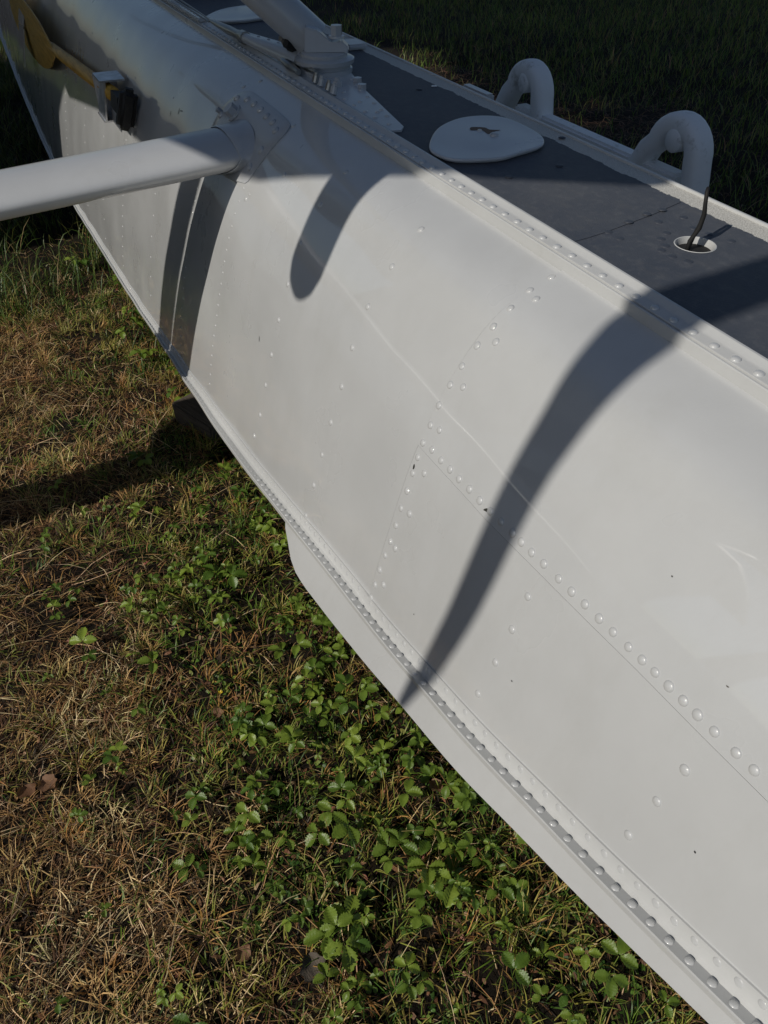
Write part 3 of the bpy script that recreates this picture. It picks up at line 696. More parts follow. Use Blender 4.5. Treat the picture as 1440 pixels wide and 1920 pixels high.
# added strut, shaped to cast the side's second shadow strip; then the other float
V, F = grid(strut_rows(Vector((-1.45, -1.10, 1.86)), Vector((-1.85, -.96, .60)), 0.078, 0.030, 8, roll=R(75)), True); part('front_strut', mesh('front_strut', V, F), M_tube, sharp=50)
rows = []
for x in np.linspace(-8, 1.4, 70):
    c = zc(x); keel = c - 0.17
    half = [Vector((x, sy(x, z_), z_)) for z_ in np.linspace(.745, c, 12)] + [Vector((x, DYC, keel))]
    half = [Vector((x, DYC, .75))] + half; full = half + [Vector((x, 2 * DYC - p.y, p.z)) for p in half[1:-1][::-1]]
    rows.append([Vector((p.x, -1.45 - p.y, p.z)) for p in full])
V, F = grid(rows, True); n = len(rows[0]); F.append(tuple(range(n))); F.append(tuple(69 * n + k for k in range(n))[::-1])
part('far_float', mesh('far_float', V, F), M_paint, sharp=35)

# paddle held on the side of the float ---------------------------------
px0, pz0 = -4.3, .42
pad = empty('paddle', (px0, .33, pz0), 'varnished wooden paddle strapped along the inner side of the float', 'paddle')
PP = Vector(pad.location)
def pad_y(x, z): return sy(x, z) - 0.042
bo = smooth_closed([(-3.80, .487), (-3.95, .512), (-4.2, .535), (-4.6, .54), (-5.1, .52), (-5.6, .46), (-5.8, .37), (-5.7, .28), (-5.3, .235), (-4.8, .262), (-4.4, .305), (-4.08, .368), (-3.90, .425), (-3.80, .458)], 5)
bm = bmesh.new(); c = np.array([-4.75, .39]); R_ = []
for s, o in [(.0, .010), (.5, .0085), (.9, .006), (1, .003), (1, -.003), (.9, -.006), (.5, -.0085), (0, -.010)]:
    R_.append([bm.verts.new(Vector((c[0] + (p[0] - c[0]) * max(s, .02), pad_y(p[0], .42) - o, c[1] + (p[1] - c[1]) * max(s, .02))) - PP) for p in bo])
for a, b in zip(R_, R_[1:]):
    for k in range(len(bo)): bm.faces.new((a[k], a[(k + 1) % len(bo)], b[(k + 1) % len(bo)], b[k]))
bmobj('blade', bm, M_wood, pad, True, 50)
sh = [Vector((x, pad_y(x, z) - .004, z)) - PP for x, z in [(-4.5, .425), (-4.2, .448), (-3.95, .466), (-3.6, .490), (-3.2, .517), (-2.9, .538), (-2.66, .554)]]
link('shaft', tube_mesh('shaft', sh, [(.006, .004), (.012, .008), (.019, .017), .021, .021, .021, .021], 12), M_wood, pad)
# brackets and strap that hold it (they belong to the seaplane)
def b_(bm):
    x0 = -4.93
    for z0, dz in ((.49, .17), (.32, .17)): box(bm, (x0, sy(x0, z0) - .060, z0), (.22, .004, dz), Matrix.Rotation(math.atan2(sy(x0, z0 + .08) - sy(x0, z0 - .08), .16) * -1, 4, 'X'))
local_obj('retaining_strap', b_, M_paint)
def b_(bm):
    y = sy(-2.76, .53)
    box(bm, (-2.745, y - .062, .530), (.12, .005, .105), Matrix.Rotation(R(-10), 4, 'X')); box(bm, (-2.745, y - .030, .585), (.12, .075, .005)); box(bm, (-2.745, y - .040, .476), (.12, .075, .005))
    box(bm, (-2.805, y - .035, .53), (.005, .07, .105)); box(bm, (-2.62, y - .045, .520), (.12, .005, .08), Matrix.Rotation(R(-10), 4, 'X'))
clamp = local_obj('paddle_clamp', b_, M_alu)
def b_(bm):
    v = box(bm, (-2.515, sy(-2.5, .55) - .036, .545), (.045, .050, .115), Matrix.Rotation(R(-18), 4, 'X') @ Matrix.Rotation(R(8), 4, 'Y')); bmesh.ops.bevel(bm, geom=bm.edges[:], offset=.014, segments=3, affect='EDGES')
    pass
local_obj('rubber_block', b_, M_rubber, 40, True)
def b_(bm):
    v2 = box(bm, (-2.60, sy(-2.6, .55) - .042, .545), (.10, .03, .045), Matrix.Rotation(R(-12), 4, 'X'))
blk = local_obj('rubber_block', b_, M_rubber, 40, True)

# black cord rising from the pump hole ---------------------------------
cbase = Vector((HX - .003, HY - .012, .737))
cord = link('pump_cord', tube_mesh('pump_cord', [v for v in [Vector(p) - cbase for p in [(HX - .002, HY - .010, .737), (HX - .003, HY - .008, .755), (HX + .001, HY - .002, .772), (HX + .002, HY - .001, .79), (HX + .001, HY - .003, .803), (HX - .001, HY - .003, .815), (HX - .005, HY + .001, .819), (HX - .009, HY + .005, .813), (HX - .008, HY + .007, .797), (HX - .006, HY + .008, .78), (HX - .007, HY + .003, .765), (HX - .006, HY - .006, .737)]]], [.0028, .0028, .0032, .0030, .0025, .0023, .0022, .0023, .0024, .0024, .0024, .0024], 10), M_cord)
cord.location = cbase; tag(cord, 'thin black looped cord standing up out of the round hole in the deck', 'cord')

# white plastic stand behind the float ----------------------------------
st = empty('plastic_stand', (-2.2, 1.86, GZ), 'white plastic stand with two rounded arches joined by a bar, behind the float', 'stand')
SP = Vector(st.location)
def arch_profile(cx, zt, k=1.0):
    hw = .112; zc_ = zt - hw
    out = [(cx - .62, GZ), (cx - .40, .08), (cx - .205, .335), (cx - .150, .405)] + [(cx + hw * math.cos(math.pi - math.pi * q / 12), zc_ + hw * math.sin(math.pi * q / 12)) for q in range(1, 13)] + [(cx + .128, .36), (cx + .135, 0), (cx + .15, GZ)]
    inn = [(cx + .06, GZ), (cx + .072, .20), (cx + .068, .37), (cx + .045, zc_ + .005), (cx + .012, zc_ + .045), (cx - .012, zc_ + .045), (cx - .052, zc_ - .01), (cx - .085, .37), (cx - .24, .22), (cx - .52, GZ)]
    return out, inn
for cx, zt in ((-2.552, .545), (-1.775, .552)):
    for yy, ra, rb, dx in ((1.80, .031, .040, 0.0),):
        zc_ = zt - .112
        path = [(cx - .56, GZ), (cx - .36, .08), (cx - .215, .28), (cx - .150, .365), (cx - .112, zc_ - .01)] + [(cx + .082 * math.cos(math.pi - math.pi * q / 14), zc_ + .082 * math.sin(math.pi * q / 14)) for q in range(1, 15)] + [(cx + .094, zc_ - .06), (cx + .102, .20), (cx + .106, 0), (cx + .115, GZ)]
        rows = []
        for q, (x, z) in enumerate(path):
            p0 = path[max(0, q - 1)]; p1 = path[min(len(path) - 1, q + 1)]; tx_, tz_ = p1[0] - p0[0], p1[1] - p0[1]; l_ = math.hypot(tx_, tz_); nx_, nz2 = -tz_ / l_, tx_ / l_
            r = []
            for k in range(20):
                t = 2 * math.pi * k / 20; cu, sv = math.cos(t), math.sin(t); cu = math.copysign(abs(cu) ** .7, cu); sv = math.copysign(abs(sv) ** .7, sv)
                r.append(Vector((x + nx_ * ra * cu, yy + rb * sv, z + nz2 * ra * cu)) - SP)
            rows.append(r)
        V, F = grid(rows, True); link('arch', mesh('arch', V, F), M_plastic, st)
    tm = tube_mesh('hub', [Vector((cx + .008, y, zt - .070)) - SP for y in (1.758, 1.762, 1.85, 1.855)], [.028, .032, .032, .028], 20); link('hub', tm, M_plastic, st); tm.set_sharp_from_angle(angle=R(50))
for z in (.362, -.25):
    bm = bmesh.new(); box(bm, Vector((-2.17, 1.80, z)) - SP, (.86, .055, .065)); bmesh.ops.bevel(bm, geom=bm.edges[:], offset=.008, segments=2, affect='EDGES'); bmobj('cross_bar', bm, M_plastic, st, True, 45)

# timber block under the keel ---------------------------------------------
tb = empty('timber_block', (-2.0, .66, GZ), 'weathered grey timber block on the ground under the float', 'timber')
for k, (z, s, r_) in enumerate([(.035, (.20, .60, .085), 4)]):
    bm = bmesh.new(); box(bm, (0, 0, 0), s); bmesh.ops.bevel(bm, geom=bm.edges[:], offset=.006, segments=2, affect='EDGES')
    bmesh.ops.subdivide_edges(bm, edges=bm.edges[:], cuts=2)
    for v in bm.verts: v.co += Vector((noise.noise(v.co * 9), noise.noise(v.co * 8 + Vector((3, 0, 0))), noise.noise(v.co * 7))) * .006
    o = bmobj('beam', bm, M_oldwood, tb, True, 40); o.location = (-.27, -.06, z); o.rotation_euler = (0, 0, R(24))
bm = bmesh.new(); box(bm, (0, 0, 0), (.12, .40, .10)); o = bmobj('beam', bm, M_oldwood, tb); o.location = (-.24, .12, .128)

# ------------------------------------------------------------------ shed and trees added out of view, placed sunward to shade the scene
shade_shed = empty('shade_shed', (-4.92, -4.4, GZ), 'added out-of-view timber shed standing beyond the seaplane', 'shade_shed')
def bx(name, c, s, m, par):
    bm = bmesh.new(); box(bm, c, s); return bmobj(name, bm, m, par)
for k in range(24): bx('board', (1.75 - .148 * k, 1.2, 1.77), (.14, .03, 3.54), M_oldwood, shade_shed)
for k in range(15): bx('board', (1.77, 1.12 - .16 * k, 1.77), (.03, .15, 3.54), M_oldwood, shade_shed)
bx('wall', (-.02, -.02, 1.72), (3.5, 2.36, 3.44), M_oldwood, shade_shed)
bm = bmesh.new(); prism(bm, [Vector((2.09, y, z)) for y, z in [(-1.4, 3.4), (0, 4.15), (1.35, 3.40), (1.35, 3.52), (0, 4.27), (-1.4, 3.5)]], Vector(), Vector((-3.9, 0, 0)))
bmobj('roof', bm, M_grey, shade_shed)  # overhang added so the paddle blade lies in its shade
def fld0(x): return np.array([noise.noise((a * .16, 0, 3)) + .5 * noise.noise((a * .6, 0, 9)) for a in x])
def tree(x, y, cx, label):  # unseen tree added for shade, crown high enough to darken only the background
    t = empty('shade_tree', (x, y, GZ), label, 'tree')
    pts = [Vector((0, 0, 0)), Vector((.05, 0, 2)), Vector(((cx - x) * .3, .1, 4.5)), Vector(((cx - x) * .8, -.1, 8.6)), Vector(((cx - x), 0, 11.0))]
    link('trunk', tube_mesh('trunk', pts, [.26, .2, .17, .12, .04], 12), M_bark, t)
    for k in range(9):
        a = k * 2.4; p0 = pts[3].lerp(pts[4], (k % 5) / 6) - Vector((0, 0, .8)); p1 = p0 + Vector((2.3 * math.cos(a), 1.4 * math.sin(a), 1.0 + .1 * k)); link('limb', tube_mesh('limb', [p0, p0.lerp(p1, .5) + Vector((0, 0, .2)), p1], [.07, .045, .015], 7), M_bark, t)
    N = 14000; d = rng.normal(size=(N, 3)); d /= np.linalg.norm(d, axis=1)[:, None]; r = rng.random(N) ** .45
    P = d * r[:, None] * np.array([4.0, 2.2, 2.7]) + np.array([cx - x, 0, 11.3])
    nn = np.array([noise.noise(Vector(p) * .7) for p in P]); P = P[nn > -.42]; N = len(P)
    a = rng.normal(size=(N, 3)); a /= np.linalg.norm(a, axis=1)[:, None]; b = np.cross(a, rng.normal(size=(N, 3))); b /= np.linalg.norm(b, axis=1)[:, None]
    s = rng.uniform(.10, .19, N)[:, None]
    Vt = np.stack([P - a * s, P + b * s * .6, P + a * s, P - b * s * .6], 1).reshape(-1, 3)
    me = bpy.data.meshes.new('crown'); me.from_pydata(Vt.tolist(), [], [(4 * i, 4 * i + 1, 4 * i + 2, 4 * i + 3) for i in range(N)]); link('crown', me, M_tree, t, smooth=False)
tree(-6.2, -7.2, -5.6, 'unseen broadleaf tree added for shade, behind the shed'); tree(-2.9, -7.0, -1.9, 'middle of the unseen trees added for shade, leaning towards the nose'); tree(3.4, -7.4, 2.2, 'unseen broadleaf tree added for shade, nearest the bow of the floats')

N = 16000; X_ = rng.uniform(-60, 50, N); hgt_ = 2.4 + 1.5 * fld0(X_); Y_ = -40 + rng.normal(0, 2.2, N); Z_ = GZ + hgt_ * rng.random(N) ** .8  # unseen woods, added so the glossy side reflects a treeline
P = np.stack([X_, Y_, Z_], 1); a = rng.normal(size=(N, 3)); a /= np.linalg.norm(a, axis=1)[:, None]; b = np.cross(a, rng.normal(size=(N, 3))); b /= np.linalg.norm(b, axis=1)[:, None]; sz = rng.uniform(.35, .7, N)[:, None]
Vt = np.stack([P - a * sz, P + b * sz * .7, P + a * sz, P - b * sz * .7], 1).reshape(-1, 3)
me = bpy.data.meshes.new('reflection_woods'); me.from_pydata(Vt.tolist(), [], [(4 * i, 4 * i + 1, 4 * i + 2, 4 * i + 3) for i in range(N)]); tag(link('reflection_woods', me, M_tree, None, smooth=False), 'unseen line of woods added for reflections in the float paint', 'woods', kind='stuff')
# ------------------------------------------------------------------ ground cover
def ghv(x, y): return np.array([gh(a, b) for a, b in zip(x, y)])
def fld(x, y, s, o): return np.array([noise.noise((a * s, b * s, o)) for a, b in zip(x, y)])
def blades(name, x, y, L, W, tilt, az, col, m, bend=0.5, lift=0.0, label=None, cat=None, curl=None):
    N = len(x); z = ghv(x, y) + lift
    B = np.stack([x, y, z], 1)
    dh = np.stack([np.cos(az), np.sin(az), np.zeros(N)], 1); side = np.stack([-np.sin(az), np.cos(az), np.zeros(N)], 1)
    rl = rng.uniform(-1, 1, N)[:, None]; side = side + rl * np.array([0, 0, 1.0]) * .6
    side /= np.linalg.norm(side, axis=1)[:, None]
    up = np.array([0, 0, 1.0]); pts = [B]; t = tilt.copy(); p = B; seg = 3
    cz = (rng.uniform(-1, 1, N) if curl is None else curl) * .5
    for k in range(seg):
        d = dh * np.cos(t)[:, None] + up * np.sin(t)[:, None] + side * cz[:, None] * (k * .5)
        p = p + d * (L / seg)[:, None]; pts.append(p); t = t - bend * (k + 1) / 3
    V = []
    for k, wk in enumerate([0.8, 1.0, 0.7]):
        V.append(pts[k] - side * (W * wk / 2)[:, None]); V.append(pts[k] + side * (W * wk / 2)[:, None])
    V.append(pts[3]); V = np.stack(V, 1).reshape(-1, 3)
    base = (np.arange(N) * 7)[:, None]
    q = np.concatenate([base + np.array([0, 1, 3, 2]), base + np.array([2, 3, 5, 4])], 1).reshape(-1, 4); tr_ = base + np.array([4, 5, 6])
    me = bpy.data.meshes.new(name); me.vertices.add(len(V)); me.vertices.foreach_set('co', V.astype(np.float32).ravel())
    nl = len(q) * 4 + len(tr_) * 3; me.loops.add(nl); me.loops.foreach_set('vertex_index', np.concatenate([q.ravel(), tr_.ravel()]).astype(np.int32))
    me.polygons.add(len(q) + len(tr_)); me.polygons.foreach_set('loop_start', np.concatenate([np.arange(len(q)) * 4, len(q) * 4 + np.arange(len(tr_)) * 3]).astype(np.int32))
    me.update(calc_edges=True)
    ca = me.color_attributes.new('tint', 'FLOAT_COLOR', 'POINT')
    c4 = np.repeat(np.concatenate([col, np.ones((N, 1))], 1), 7, axis=0); ca.data.foreach_set('color', c4.astype(np.float32).ravel())
    o = link(name, me, m, None, smooth=False); tag(o, label, cat, kind='stuff'); return o
def pal(cols, wts, N, jit=.25):
    cols = np.array(cols); c = cols[rng.choice(len(cols), N, p=np.array(wts) / sum(wts))]; return c * rng.uniform(1 - jit, 1 + jit, (N, 1)) * rng.uniform(.92, 1.08, (N, 3))
def pick(N, x0, x1, y0, y1, dens):
    x = rng.uniform(x0, x1, N * 3); y = rng.uniform(y0, y1, N * 3); k = rng.random(N * 3) < dens(x, y); return x[k][:N], y[k][:N]
def smoothstep(a, b, v): t = np.clip((v - a) / (b - a), 0, 1); return t * t * (3 - 2 * t)
# how green: strawberry band beside the float for x > -2.2, grass further aft (with a straw patch)
def green(x, y):
    g1 = smoothstep(-.22, .20, y + .12 * fld(x, y, 2.5, 1)); g2 = 1 - smoothstep(-3.3, -2.9, x + .3 * fld(x, y, 1.7, 3))
    patch = np.exp(-(((x + 2.45) / .55) ** 2 + ((y - .0) / .30) ** 2)); g = np.maximum(g1, g2) * (1 - .85 * patch)
    return np.clip(g, 0, 1)
STRAW = [(.44, .26, .11), (.22, .115, .048), (.11, .053, .024), (.82, .62, .36), (.03, .017, .011), (.28, .22, .08)]
# 1 fine chopped litter
x, y = pick(62000, -3.6, .25, -.75, .75, lambda x, y: .16 + .84 * (1 - green(x, y)) * smoothstep(-.15, .35, fld(x, y, 3.2, 9) + .22))
N = len(x); blades('dry_straw_litter', x, y, rng.uniform(.010, .038, N), rng.uniform(.0008, .0022, N), rng.uniform(-.15, 1.15, N), rng.uniform(0, 2 * np.pi, N), pal(STRAW, [4, 5, 6, 1.8, 9, 2], N), M_straw, .5, .002, 'matted brown dry straw litter on the soil beside the float', 'straw')
# 1b dry tufts and broken leaf flakes
tx, ty = pick(850, -3.6, .25, -.75, .75, lambda x, y: .15 + .85 * (1 - green(x, y)) * smoothstep(-.2, .3, fld(x, y, 2.2, 14))); tid = rng.integers(0, len(tx), 26000)
x = tx[tid] + rng.normal(0, .014, len(tid)); y = ty[tid] + rng.normal(0, .014, len(tid)); N = len(x); tcol = pal([(.64, .42, .17), (.42, .24, .09), (.80, .62, .32), (.16, .08, .04), (.34, .34, .10), (.07, .045, .025)], [4, 4, 2, 4, 3, 4], len(tx))
blades('dry_grass_tufts', x, y, rng.uniform(.015, .060, N), rng.uniform(.0010, .0024, N), rng.uniform(.15, 1.3, N), np.arctan2(y - ty[tid], x - tx[tid]) + rng.normal(0, .6, N), tcol[tid] * rng.uniform(.7, 1.3, (N, 1)), M_straw, .8, 0, 'golden brown dry grass tufts on the straw', 'dry grass')
x, y = pick(5200, -3.4, .25, -.75, .75, lambda x, y: .4 + .6 * green(x, y)); N = len(x)
blades('broken_leaf_flakes', x, y, rng.uniform(.006, .022, N), rng.uniform(.003, .009, N), rng.uniform(-.1, .7, N), rng.uniform(0, 6.28, N), pal([(.22, .11, .06), (.12, .06, .03), (.36, .22, .12), (.10, .10, .03), (.30, .12, .08)], [4, 5, 2, 3, 1], N), M_straw, .7, .004, 'small broken brown leaf flakes', 'leaf litter')
# 1c tiny round green leaves low in the green band
x, y = pick(9000, -2.4, .25, -.45, .75, lambda x, y: green(x, y) ** 1.2 * smoothstep(-.25, .25, fld(x, y, 5, 17))); N = len(x)
blades('tiny_green_leaves', x, y, rng.uniform(.007, .017, N), rng.uniform(.005, .011, N), rng.uniform(-.1, .8, N), rng.uniform(0, 6.28, N), pal([(.10, .19, .03), (.05, .11, .02), (.20, .28, .05), (.28, .30, .07)], [5, 5, 3, 1], N), M_blade, .5, 0, 'tiny green leaves low among the strawberry plants', 'ground cover', )
for i_ in (): pass
# 2 longer straw stems in swirls
x, y = pick(13000, -4.0, .25, -.8, .8, lambda x, y: .25 + .75 * (1 - green(x, y)))
N = len(x); az = 6.28 * fld(x, y, 1.1, 20) + rng.normal(0, .9, N)
blades('long_dry_stems', x, y, rng.uniform(.03, .10, N) * rng.choice([1, 1, 1, 1.8], N), rng.uniform(.0008, .0018, N), rng.uniform(0, .5, N), az, pal(STRAW, [5, 4, 2, 3, 2, 2], N), M_straw, .45, .004, 'long pale dry stems lying over the straw', 'dry stems')
# 3 tufts of small mossy / yellow-green grass near
tx, ty = pick(1500, -3.4, .25, -.75, .72, lambda x, y: .22 + .78 * green(x, y)); tid = rng.integers(0, len(tx), 26000)
x = tx[tid] + rng.normal(0, .016, len(tid)); y = ty[tid] + rng.normal(0, .016, len(tid)); N = len(x)
tc = pal([(.16, .25, .035), (.33, .34, .07), (.44, .36, .10), (.07, .14, .022), (.48, .26, .08)], [5, 4, 3, 4, 2], len(tx))
blades('low_green_grass', x, y, rng.uniform(.018, .065, N), rng.uniform(.0012, .0028, N), rng.uniform(.5, 1.5, N), np.arctan2(y - ty[tid], x - tx[tid]) + rng.normal(0, .5, N), tc[tid] * rng.uniform(.75, 1.25, (N, 1)), M_blade, .75, 0, 'short yellow green grass tufts among the strawberry leaves', 'grass')
# 4 taller grass aft along the float
x, y = pick(26000, -9.5, -2.2, -1.2, 1.3, lambda x, y: green(x, y) * smoothstep(2.3, 3.6, -x) * (.55 + .9 * fld(x, y, 2.2, 31)))
N = len(x); blades('tall_grass', x, y, rng.uniform(.06, .20, N), rng.uniform(.0022, .0050, N), rng.uniform(.8, 1.5, N), rng.uniform(0, 6.28, N), pal([(.05, .10, .018), (.09, .14, .025), (.20, .20, .05), (.27, .20, .09)], [6, 5, 2, 1], N), M_blade, .7, 0, 'taller green grass beside the aft part of the float', 'grass')
# 5 background lawn beyond the float
x, y = pick(62000, -13, -.6, 1.0, 11.5, lambda x, y: np.clip(.12 + .9 * smoothstep(-.25, .35, fld(x, y, .8, 40) + .16 * (y - 2.9) ) , 0, 1) * np.where(y > 1.0, 1, 0) * np.where(-x > .5 * y - 1.2, 1, 0))
N = len(x); blades('background_grass', x, y, rng.uniform(.04, .15, N), rng.uniform(.003, .006, N), rng.uniform(.9, 1.5, N), rng.uniform(0, 6.28, N), pal([(.10, .17, .03), (.15, .22, .04), (.24, .24, .07), (.32, .22, .11)], [6, 5, 3, 1], N), M_blade, .6, 0, 'rough shaded lawn beyond the float', 'grass')
x, y = pick(20000, -7, -.6, 1.0, 5.0, lambda x, y: 1 - .8 * smoothstep(-.2, .3, fld(x, y, .8, 40) + .16 * (y - 2.9)))
N = len(x); blades('background_straw', x, y, rng.uniform(.03, .11, N), rng.uniform(.002, .004, N), rng.uniform(0, .7, N), rng.uniform(0, 6.28, N), pal([(.18, .10, .06), (.26, .17, .10), (.10, .06, .04)], [5, 3, 4], N), M_straw, .5, .003, 'reddish brown dead grass behind the float', 'dry grass')

def lab_plant(x, y, s, n_):
    edge = .62 - .0 ; rail = float(np.interp(x, [-1.8, -1.1, -.5, 0], [.33, .38, .52, .66])); q = (rail - y)
    side = 'by the rail' if q < .07 else 'mid-band' if q < .16 else 'inner band' if q < .24 else 'beside the straw'
    al = 'aft of the rounded rail end' if x < -1.3 else 'abreast of the rounded rail end' if x < -1.05 else 'just below the rounded rail end' if x < -.88 else 'below the shadow tip' if x < -.68 else 'low in the photo' if x < -.5 else 'near the bottom of the photo' if x < -.3 else 'at the very bottom'
    return '%s %s strawberry plant %s, %s' % ('small' if s < .75 else 'broad-leaved', {1: 'one-leaf', 2: 'two-leaf', 3: 'three-leaf'}[n_], side, al)
# strawberry plants ----------------------------------------------------
def leaflet(L, Wd, fold, seedv):
    """toothed, corrugated leaflet along +X in local space"""
    rows = []; n = 14; rr = random.Random(seedv)
    for i in range(n + 1):
        t = i / n; wv = Wd * max(0.05, math.sin(math.pi * min(1, .03 + .97 * t ** 1.22)) ** .70)
        if i == n: wv = Wd * .10
        tooth = 1 + (.11 if i % 2 else -.10) * (1 if i > 3 else 0); dx = L * (.028 if i % 2 else -.01)
        zz_ = -.20 * L * t * t + .02 * L * math.sin(t * 7); hw = wv / 2 * tooth; cr = (.0009 if i % 2 else -.0005)
        rows.append([Vector((L * t + dx, -hw, zz_ + fold * hw + rr.uniform(-1, 1) * .0008)), Vector((L * t + .3 * dx, -hw * .5, zz_ + fold * hw * .70 + cr)), Vector((L * t, 0, zz_)), Vector((L * t + .3 * dx, hw * .5, zz_ + fold * hw * .70 + cr)), Vector((L * t + dx, hw, zz_ + fold * hw + rr.uniform(-1, 1) * .0008))])
    return grid(rows)
leafM = []
for v in range(5):
    VV = []; FF = []; L = [.036, .041, .030, .044, .034][v]
    for a, s in ((0, 1.0), (R(78 + 8 * v % 20), .92), (-R(74 + 5 * v % 17), .90)):
        V, F = leaflet(L * s * .86, L * s * .62, .42 + (.11 * v) % .35, v * 3 + int(a * 10)); M = Matrix.Rotation(a, 4, 'Z') @ Matrix.Rotation((-.13 * v) % .4 - .15, 4, 'Y') @ Matrix.Translation((.003, 0, 0)); b0 = len(VV)
        VV += [M @ p for p in V]; FF += [tuple(b0 + i for i in f) for f in F]
    me = mesh('leaf', VV, FF); me.materials.append(M_leaf); me.polygons.foreach_set('use_smooth', [True] * len(me.polygons)); leafM.append(me)
def plant(x, y, size, nleaf, label, group=None, hgt=None):
    t = empty('strawberry_plant', (x, y, gh(x, y)), label, 'plant', group)
    a0 = random.uniform(0, 6.28)
    for k in range(nleaf):
        a = a0 + k * 2.39 + random.uniform(-.4, .4); h = (hgt or random.uniform(.02, .055)) * random.uniform(.8, 1.25); r = random.uniform(.008, .035) * size * (0 if nleaf == 1 else 1)
        tip = Vector((r * math.cos(a), r * math.sin(a), h))
        o = bpy.data.objects.new('leaf', random.choice(leafM)); COL.objects.link(o); o.parent = t; o.location = tip
        o.rotation_euler = (random.uniform(-.35, .35), random.uniform(-.35, .25), a + random.uniform(-.5, .5)); s = size * random.uniform(.8, 1.15); o.scale = (s, s, s)
    bm = bmesh.new()
    for ch in t.children:
        tip = ch.location; q = tube_mesh('s', [Vector((0, 0, -.01)), Vector((tip.x * .4, tip.y * .4, tip.z * .6)), tip], .0007, 4, False); bm.from_mesh(q); bpy.data.meshes.remove(q)
    me = bpy.data.meshes.new('stems'); bm.to_mesh(me); bm.free(); link('stems', me, M_leaf, t)
NAMED = [(-.50, .15, 1.05, 5, 'largest strawberry plant, upright dark leaves at the bottom of the straw edge'), (-.70, .19, 1.05, 1, 'single three-part strawberry leaf left of its twin'), (-.675, .245, 1.05, 1, 'bright three-part strawberry leaf with water drops, near the spray rail'),
         (-1.43, .22, 1.0, 2, 'bright strawberry plant left of the rounded end of the spray rail'), (-1.23, -.01, .9, 1, 'lone strawberry leaf out on the brown straw'), (-2.03, .14, 1.0, 2, 'strawberry plant in front of the timber block'), (-.32, .40, 1.0, 1, 'three-part strawberry leaf at the bottom edge beside the rail'), (-.79, .09, .9, 2, 'small bright strawberry plant at the edge of the straw')]
for x, y, s, n_, lab in NAMED: plant(x, y, s, n_, lab, 'strawberry plants beside the float', .045)
EXTRA = [(-1.13, .35), (-.83, .12), (-1.11, .44), (-.78, .37), (-.60, .30), (-.55, .35), (-.50, .38), (-.32, .46), (-1.3, .38), (-1.19, .4), (-.96, .15), (-1.0, .22), (-1.03, .29), (-.94, .32), (-.86, .33), (-.89, .22), (-.75, .26), (-.76, .33), (-.69, .38), (-.68, .29), (-.48, .32), (-.53, .45), (-.42, .45), (-1.66, .22), (-1.81, .25), (-1.84, .34), (-1.61, .4), (-.29, .53), (-.17, .6), (-.49, .57), (-.65, .5), (-.78, .46), (-.59, .41), (-.25, .55), (-1.08, .33), (-1.17, .30), (-.98, .38), (-.9, .42)]
OUT = [(-.60, -.31), (-1.13, -.07), (-2.04, -.13), (-.72, -.05), (-.48, -.12), (-1.5, -.2)]
for x, y in EXTRA:
    s_, n_ = random.uniform(.7, 1.05), random.choice([1, 2, 2, 3]); plant(x, y, s_, n_, lab_plant(x, y, s_, n_), 'strawberry plants in the band along the rail')
OUT += [(random.uniform(-1.9, -.35), random.uniform(-.24, .03)) for _ in range(26)]
for x, y in OUT: plant(x, y, random.uniform(.35, .8), random.choice([1, 1, 2]), ('tiny' if abs(x * 31) % 1 < .5 else 'small') + ' strawberry plant on the straw, ' + ('abreast of the timber block' if x < -1.5 else 'left of the rail end' if x < -1.1 else 'left of the green band' if x < -.7 else 'toward the bottom edge') + (', far out' if y < -.12 else ''), 'strawberry plants on the straw')
for k in range(215):
    x = random.uniform(-1.8, .0); y = random.uniform(-.08, .62)
    if y < .03 + .25 * noise.noise((x * 3, 0, 0)): continue
    s_, n_ = random.uniform(.34, .80), random.choice([1, 1, 2, 3]); plant(x, y, s_, n_, lab_plant(x, y, s_, n_), 'strawberry plants in the band along the rail')
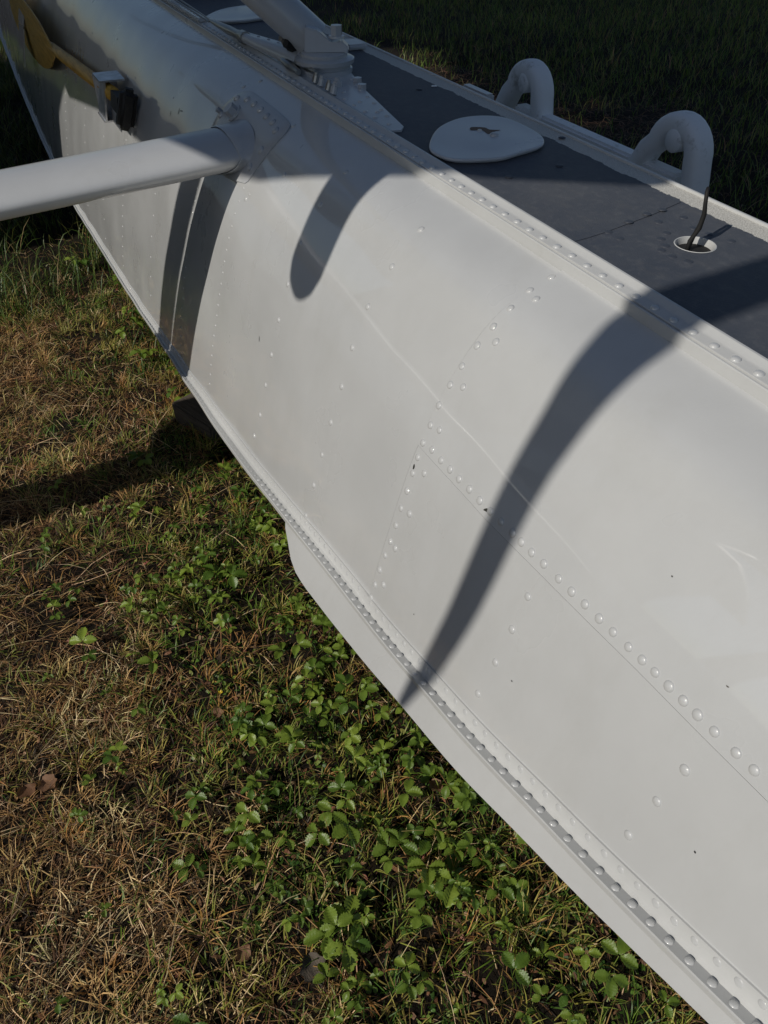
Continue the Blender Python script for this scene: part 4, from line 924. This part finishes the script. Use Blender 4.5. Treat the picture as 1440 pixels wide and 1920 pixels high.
for x, y in [(-2.82, .27), (-2.63, .29), (-3.0, .30), (-2.3, .33), (-2.45, .36), (-2.2, .40), (-3.3, .33), (-3.6, .2), (-2.95, .40)]:
    plant(x, y, random.uniform(.9, 1.25), 2, 'strawberry plant in the grass aft of the timber block, ' + ('beside the chine' if y > .34 else 'near the straw patch' if x > -2.9 else 'farther back'), 'strawberry plants aft of the block', .06)
# dead leaves -----------------------------------------------------------
def dead(x, y, s, rz, label, m=M_dead):
    rows = []
    for i in range(9):
        t = i / 8; wv = s * .42 * math.sin(math.pi * (t * .9 + .08)) * (1 + .15 * math.sin(i * 2.6))
        rows.append([Vector((s * (t - .5), wv * v, .006 + .35 * s * (v * v) * (.4 + .3 * math.sin(i)) + .1 * s * (t - .5) ** 2)) for v in (-1, -.5, 0, .5, 1)])
    V, F = grid(rows); o = link('dead_leaf', mesh('dead_leaf', V, F), m); o.location = (x, y, gh(x, y) + .012); o.rotation_euler = (random.uniform(-.2, .3), random.uniform(-.2, .2), rz)
    tag(o, label, 'leaf', 'fallen dead leaves'); return o
dead(-1.03, -.275, .045, .6, 'tan fallen leaf, right one of a pair on the straw'); dead(-1.04, -.32, .04, 2.0, 'brown curled fallen leaf, left one of a pair on the straw')
dead(-.69, .45, .035, .2, 'reddish dead leaf among strawberry leaves by the rail'); dead(-1.06, .09, .028, 1.2, 'small pinkish dead leaf at the edge of the green band')
dead(-.47, .09, .055, .1, 'pale grey withered leaf left of the largest strawberry plant', M_oldwood); dead(-.55, -.01, .03, 2.2, 'small tan dead leaf near the bottom of the straw')
fl = empty('yellow_flower', (-1.10, .11, gh(-1.1, .11) + .035), 'tiny yellow flower in the grass beside the strawberry band', 'flower')
pm = mesh('petal', [(0, 0, 0), (.004, -.002, .001), (.006, 0, .002), (.004, .002, .001)], [(0, 1, 2, 3)]); pm.materials.append(M_flower)
for k in range(5): o = bpy.data.objects.new('petal', pm); COL.objects.link(o); o.parent = fl; o.rotation_euler = (0, -.2, k * 1.256)
print('objects', len(bpy.data.objects), 'tris', sum(len(o.data.polygons) for o in bpy.data.objects if o.type == 'MESH'))
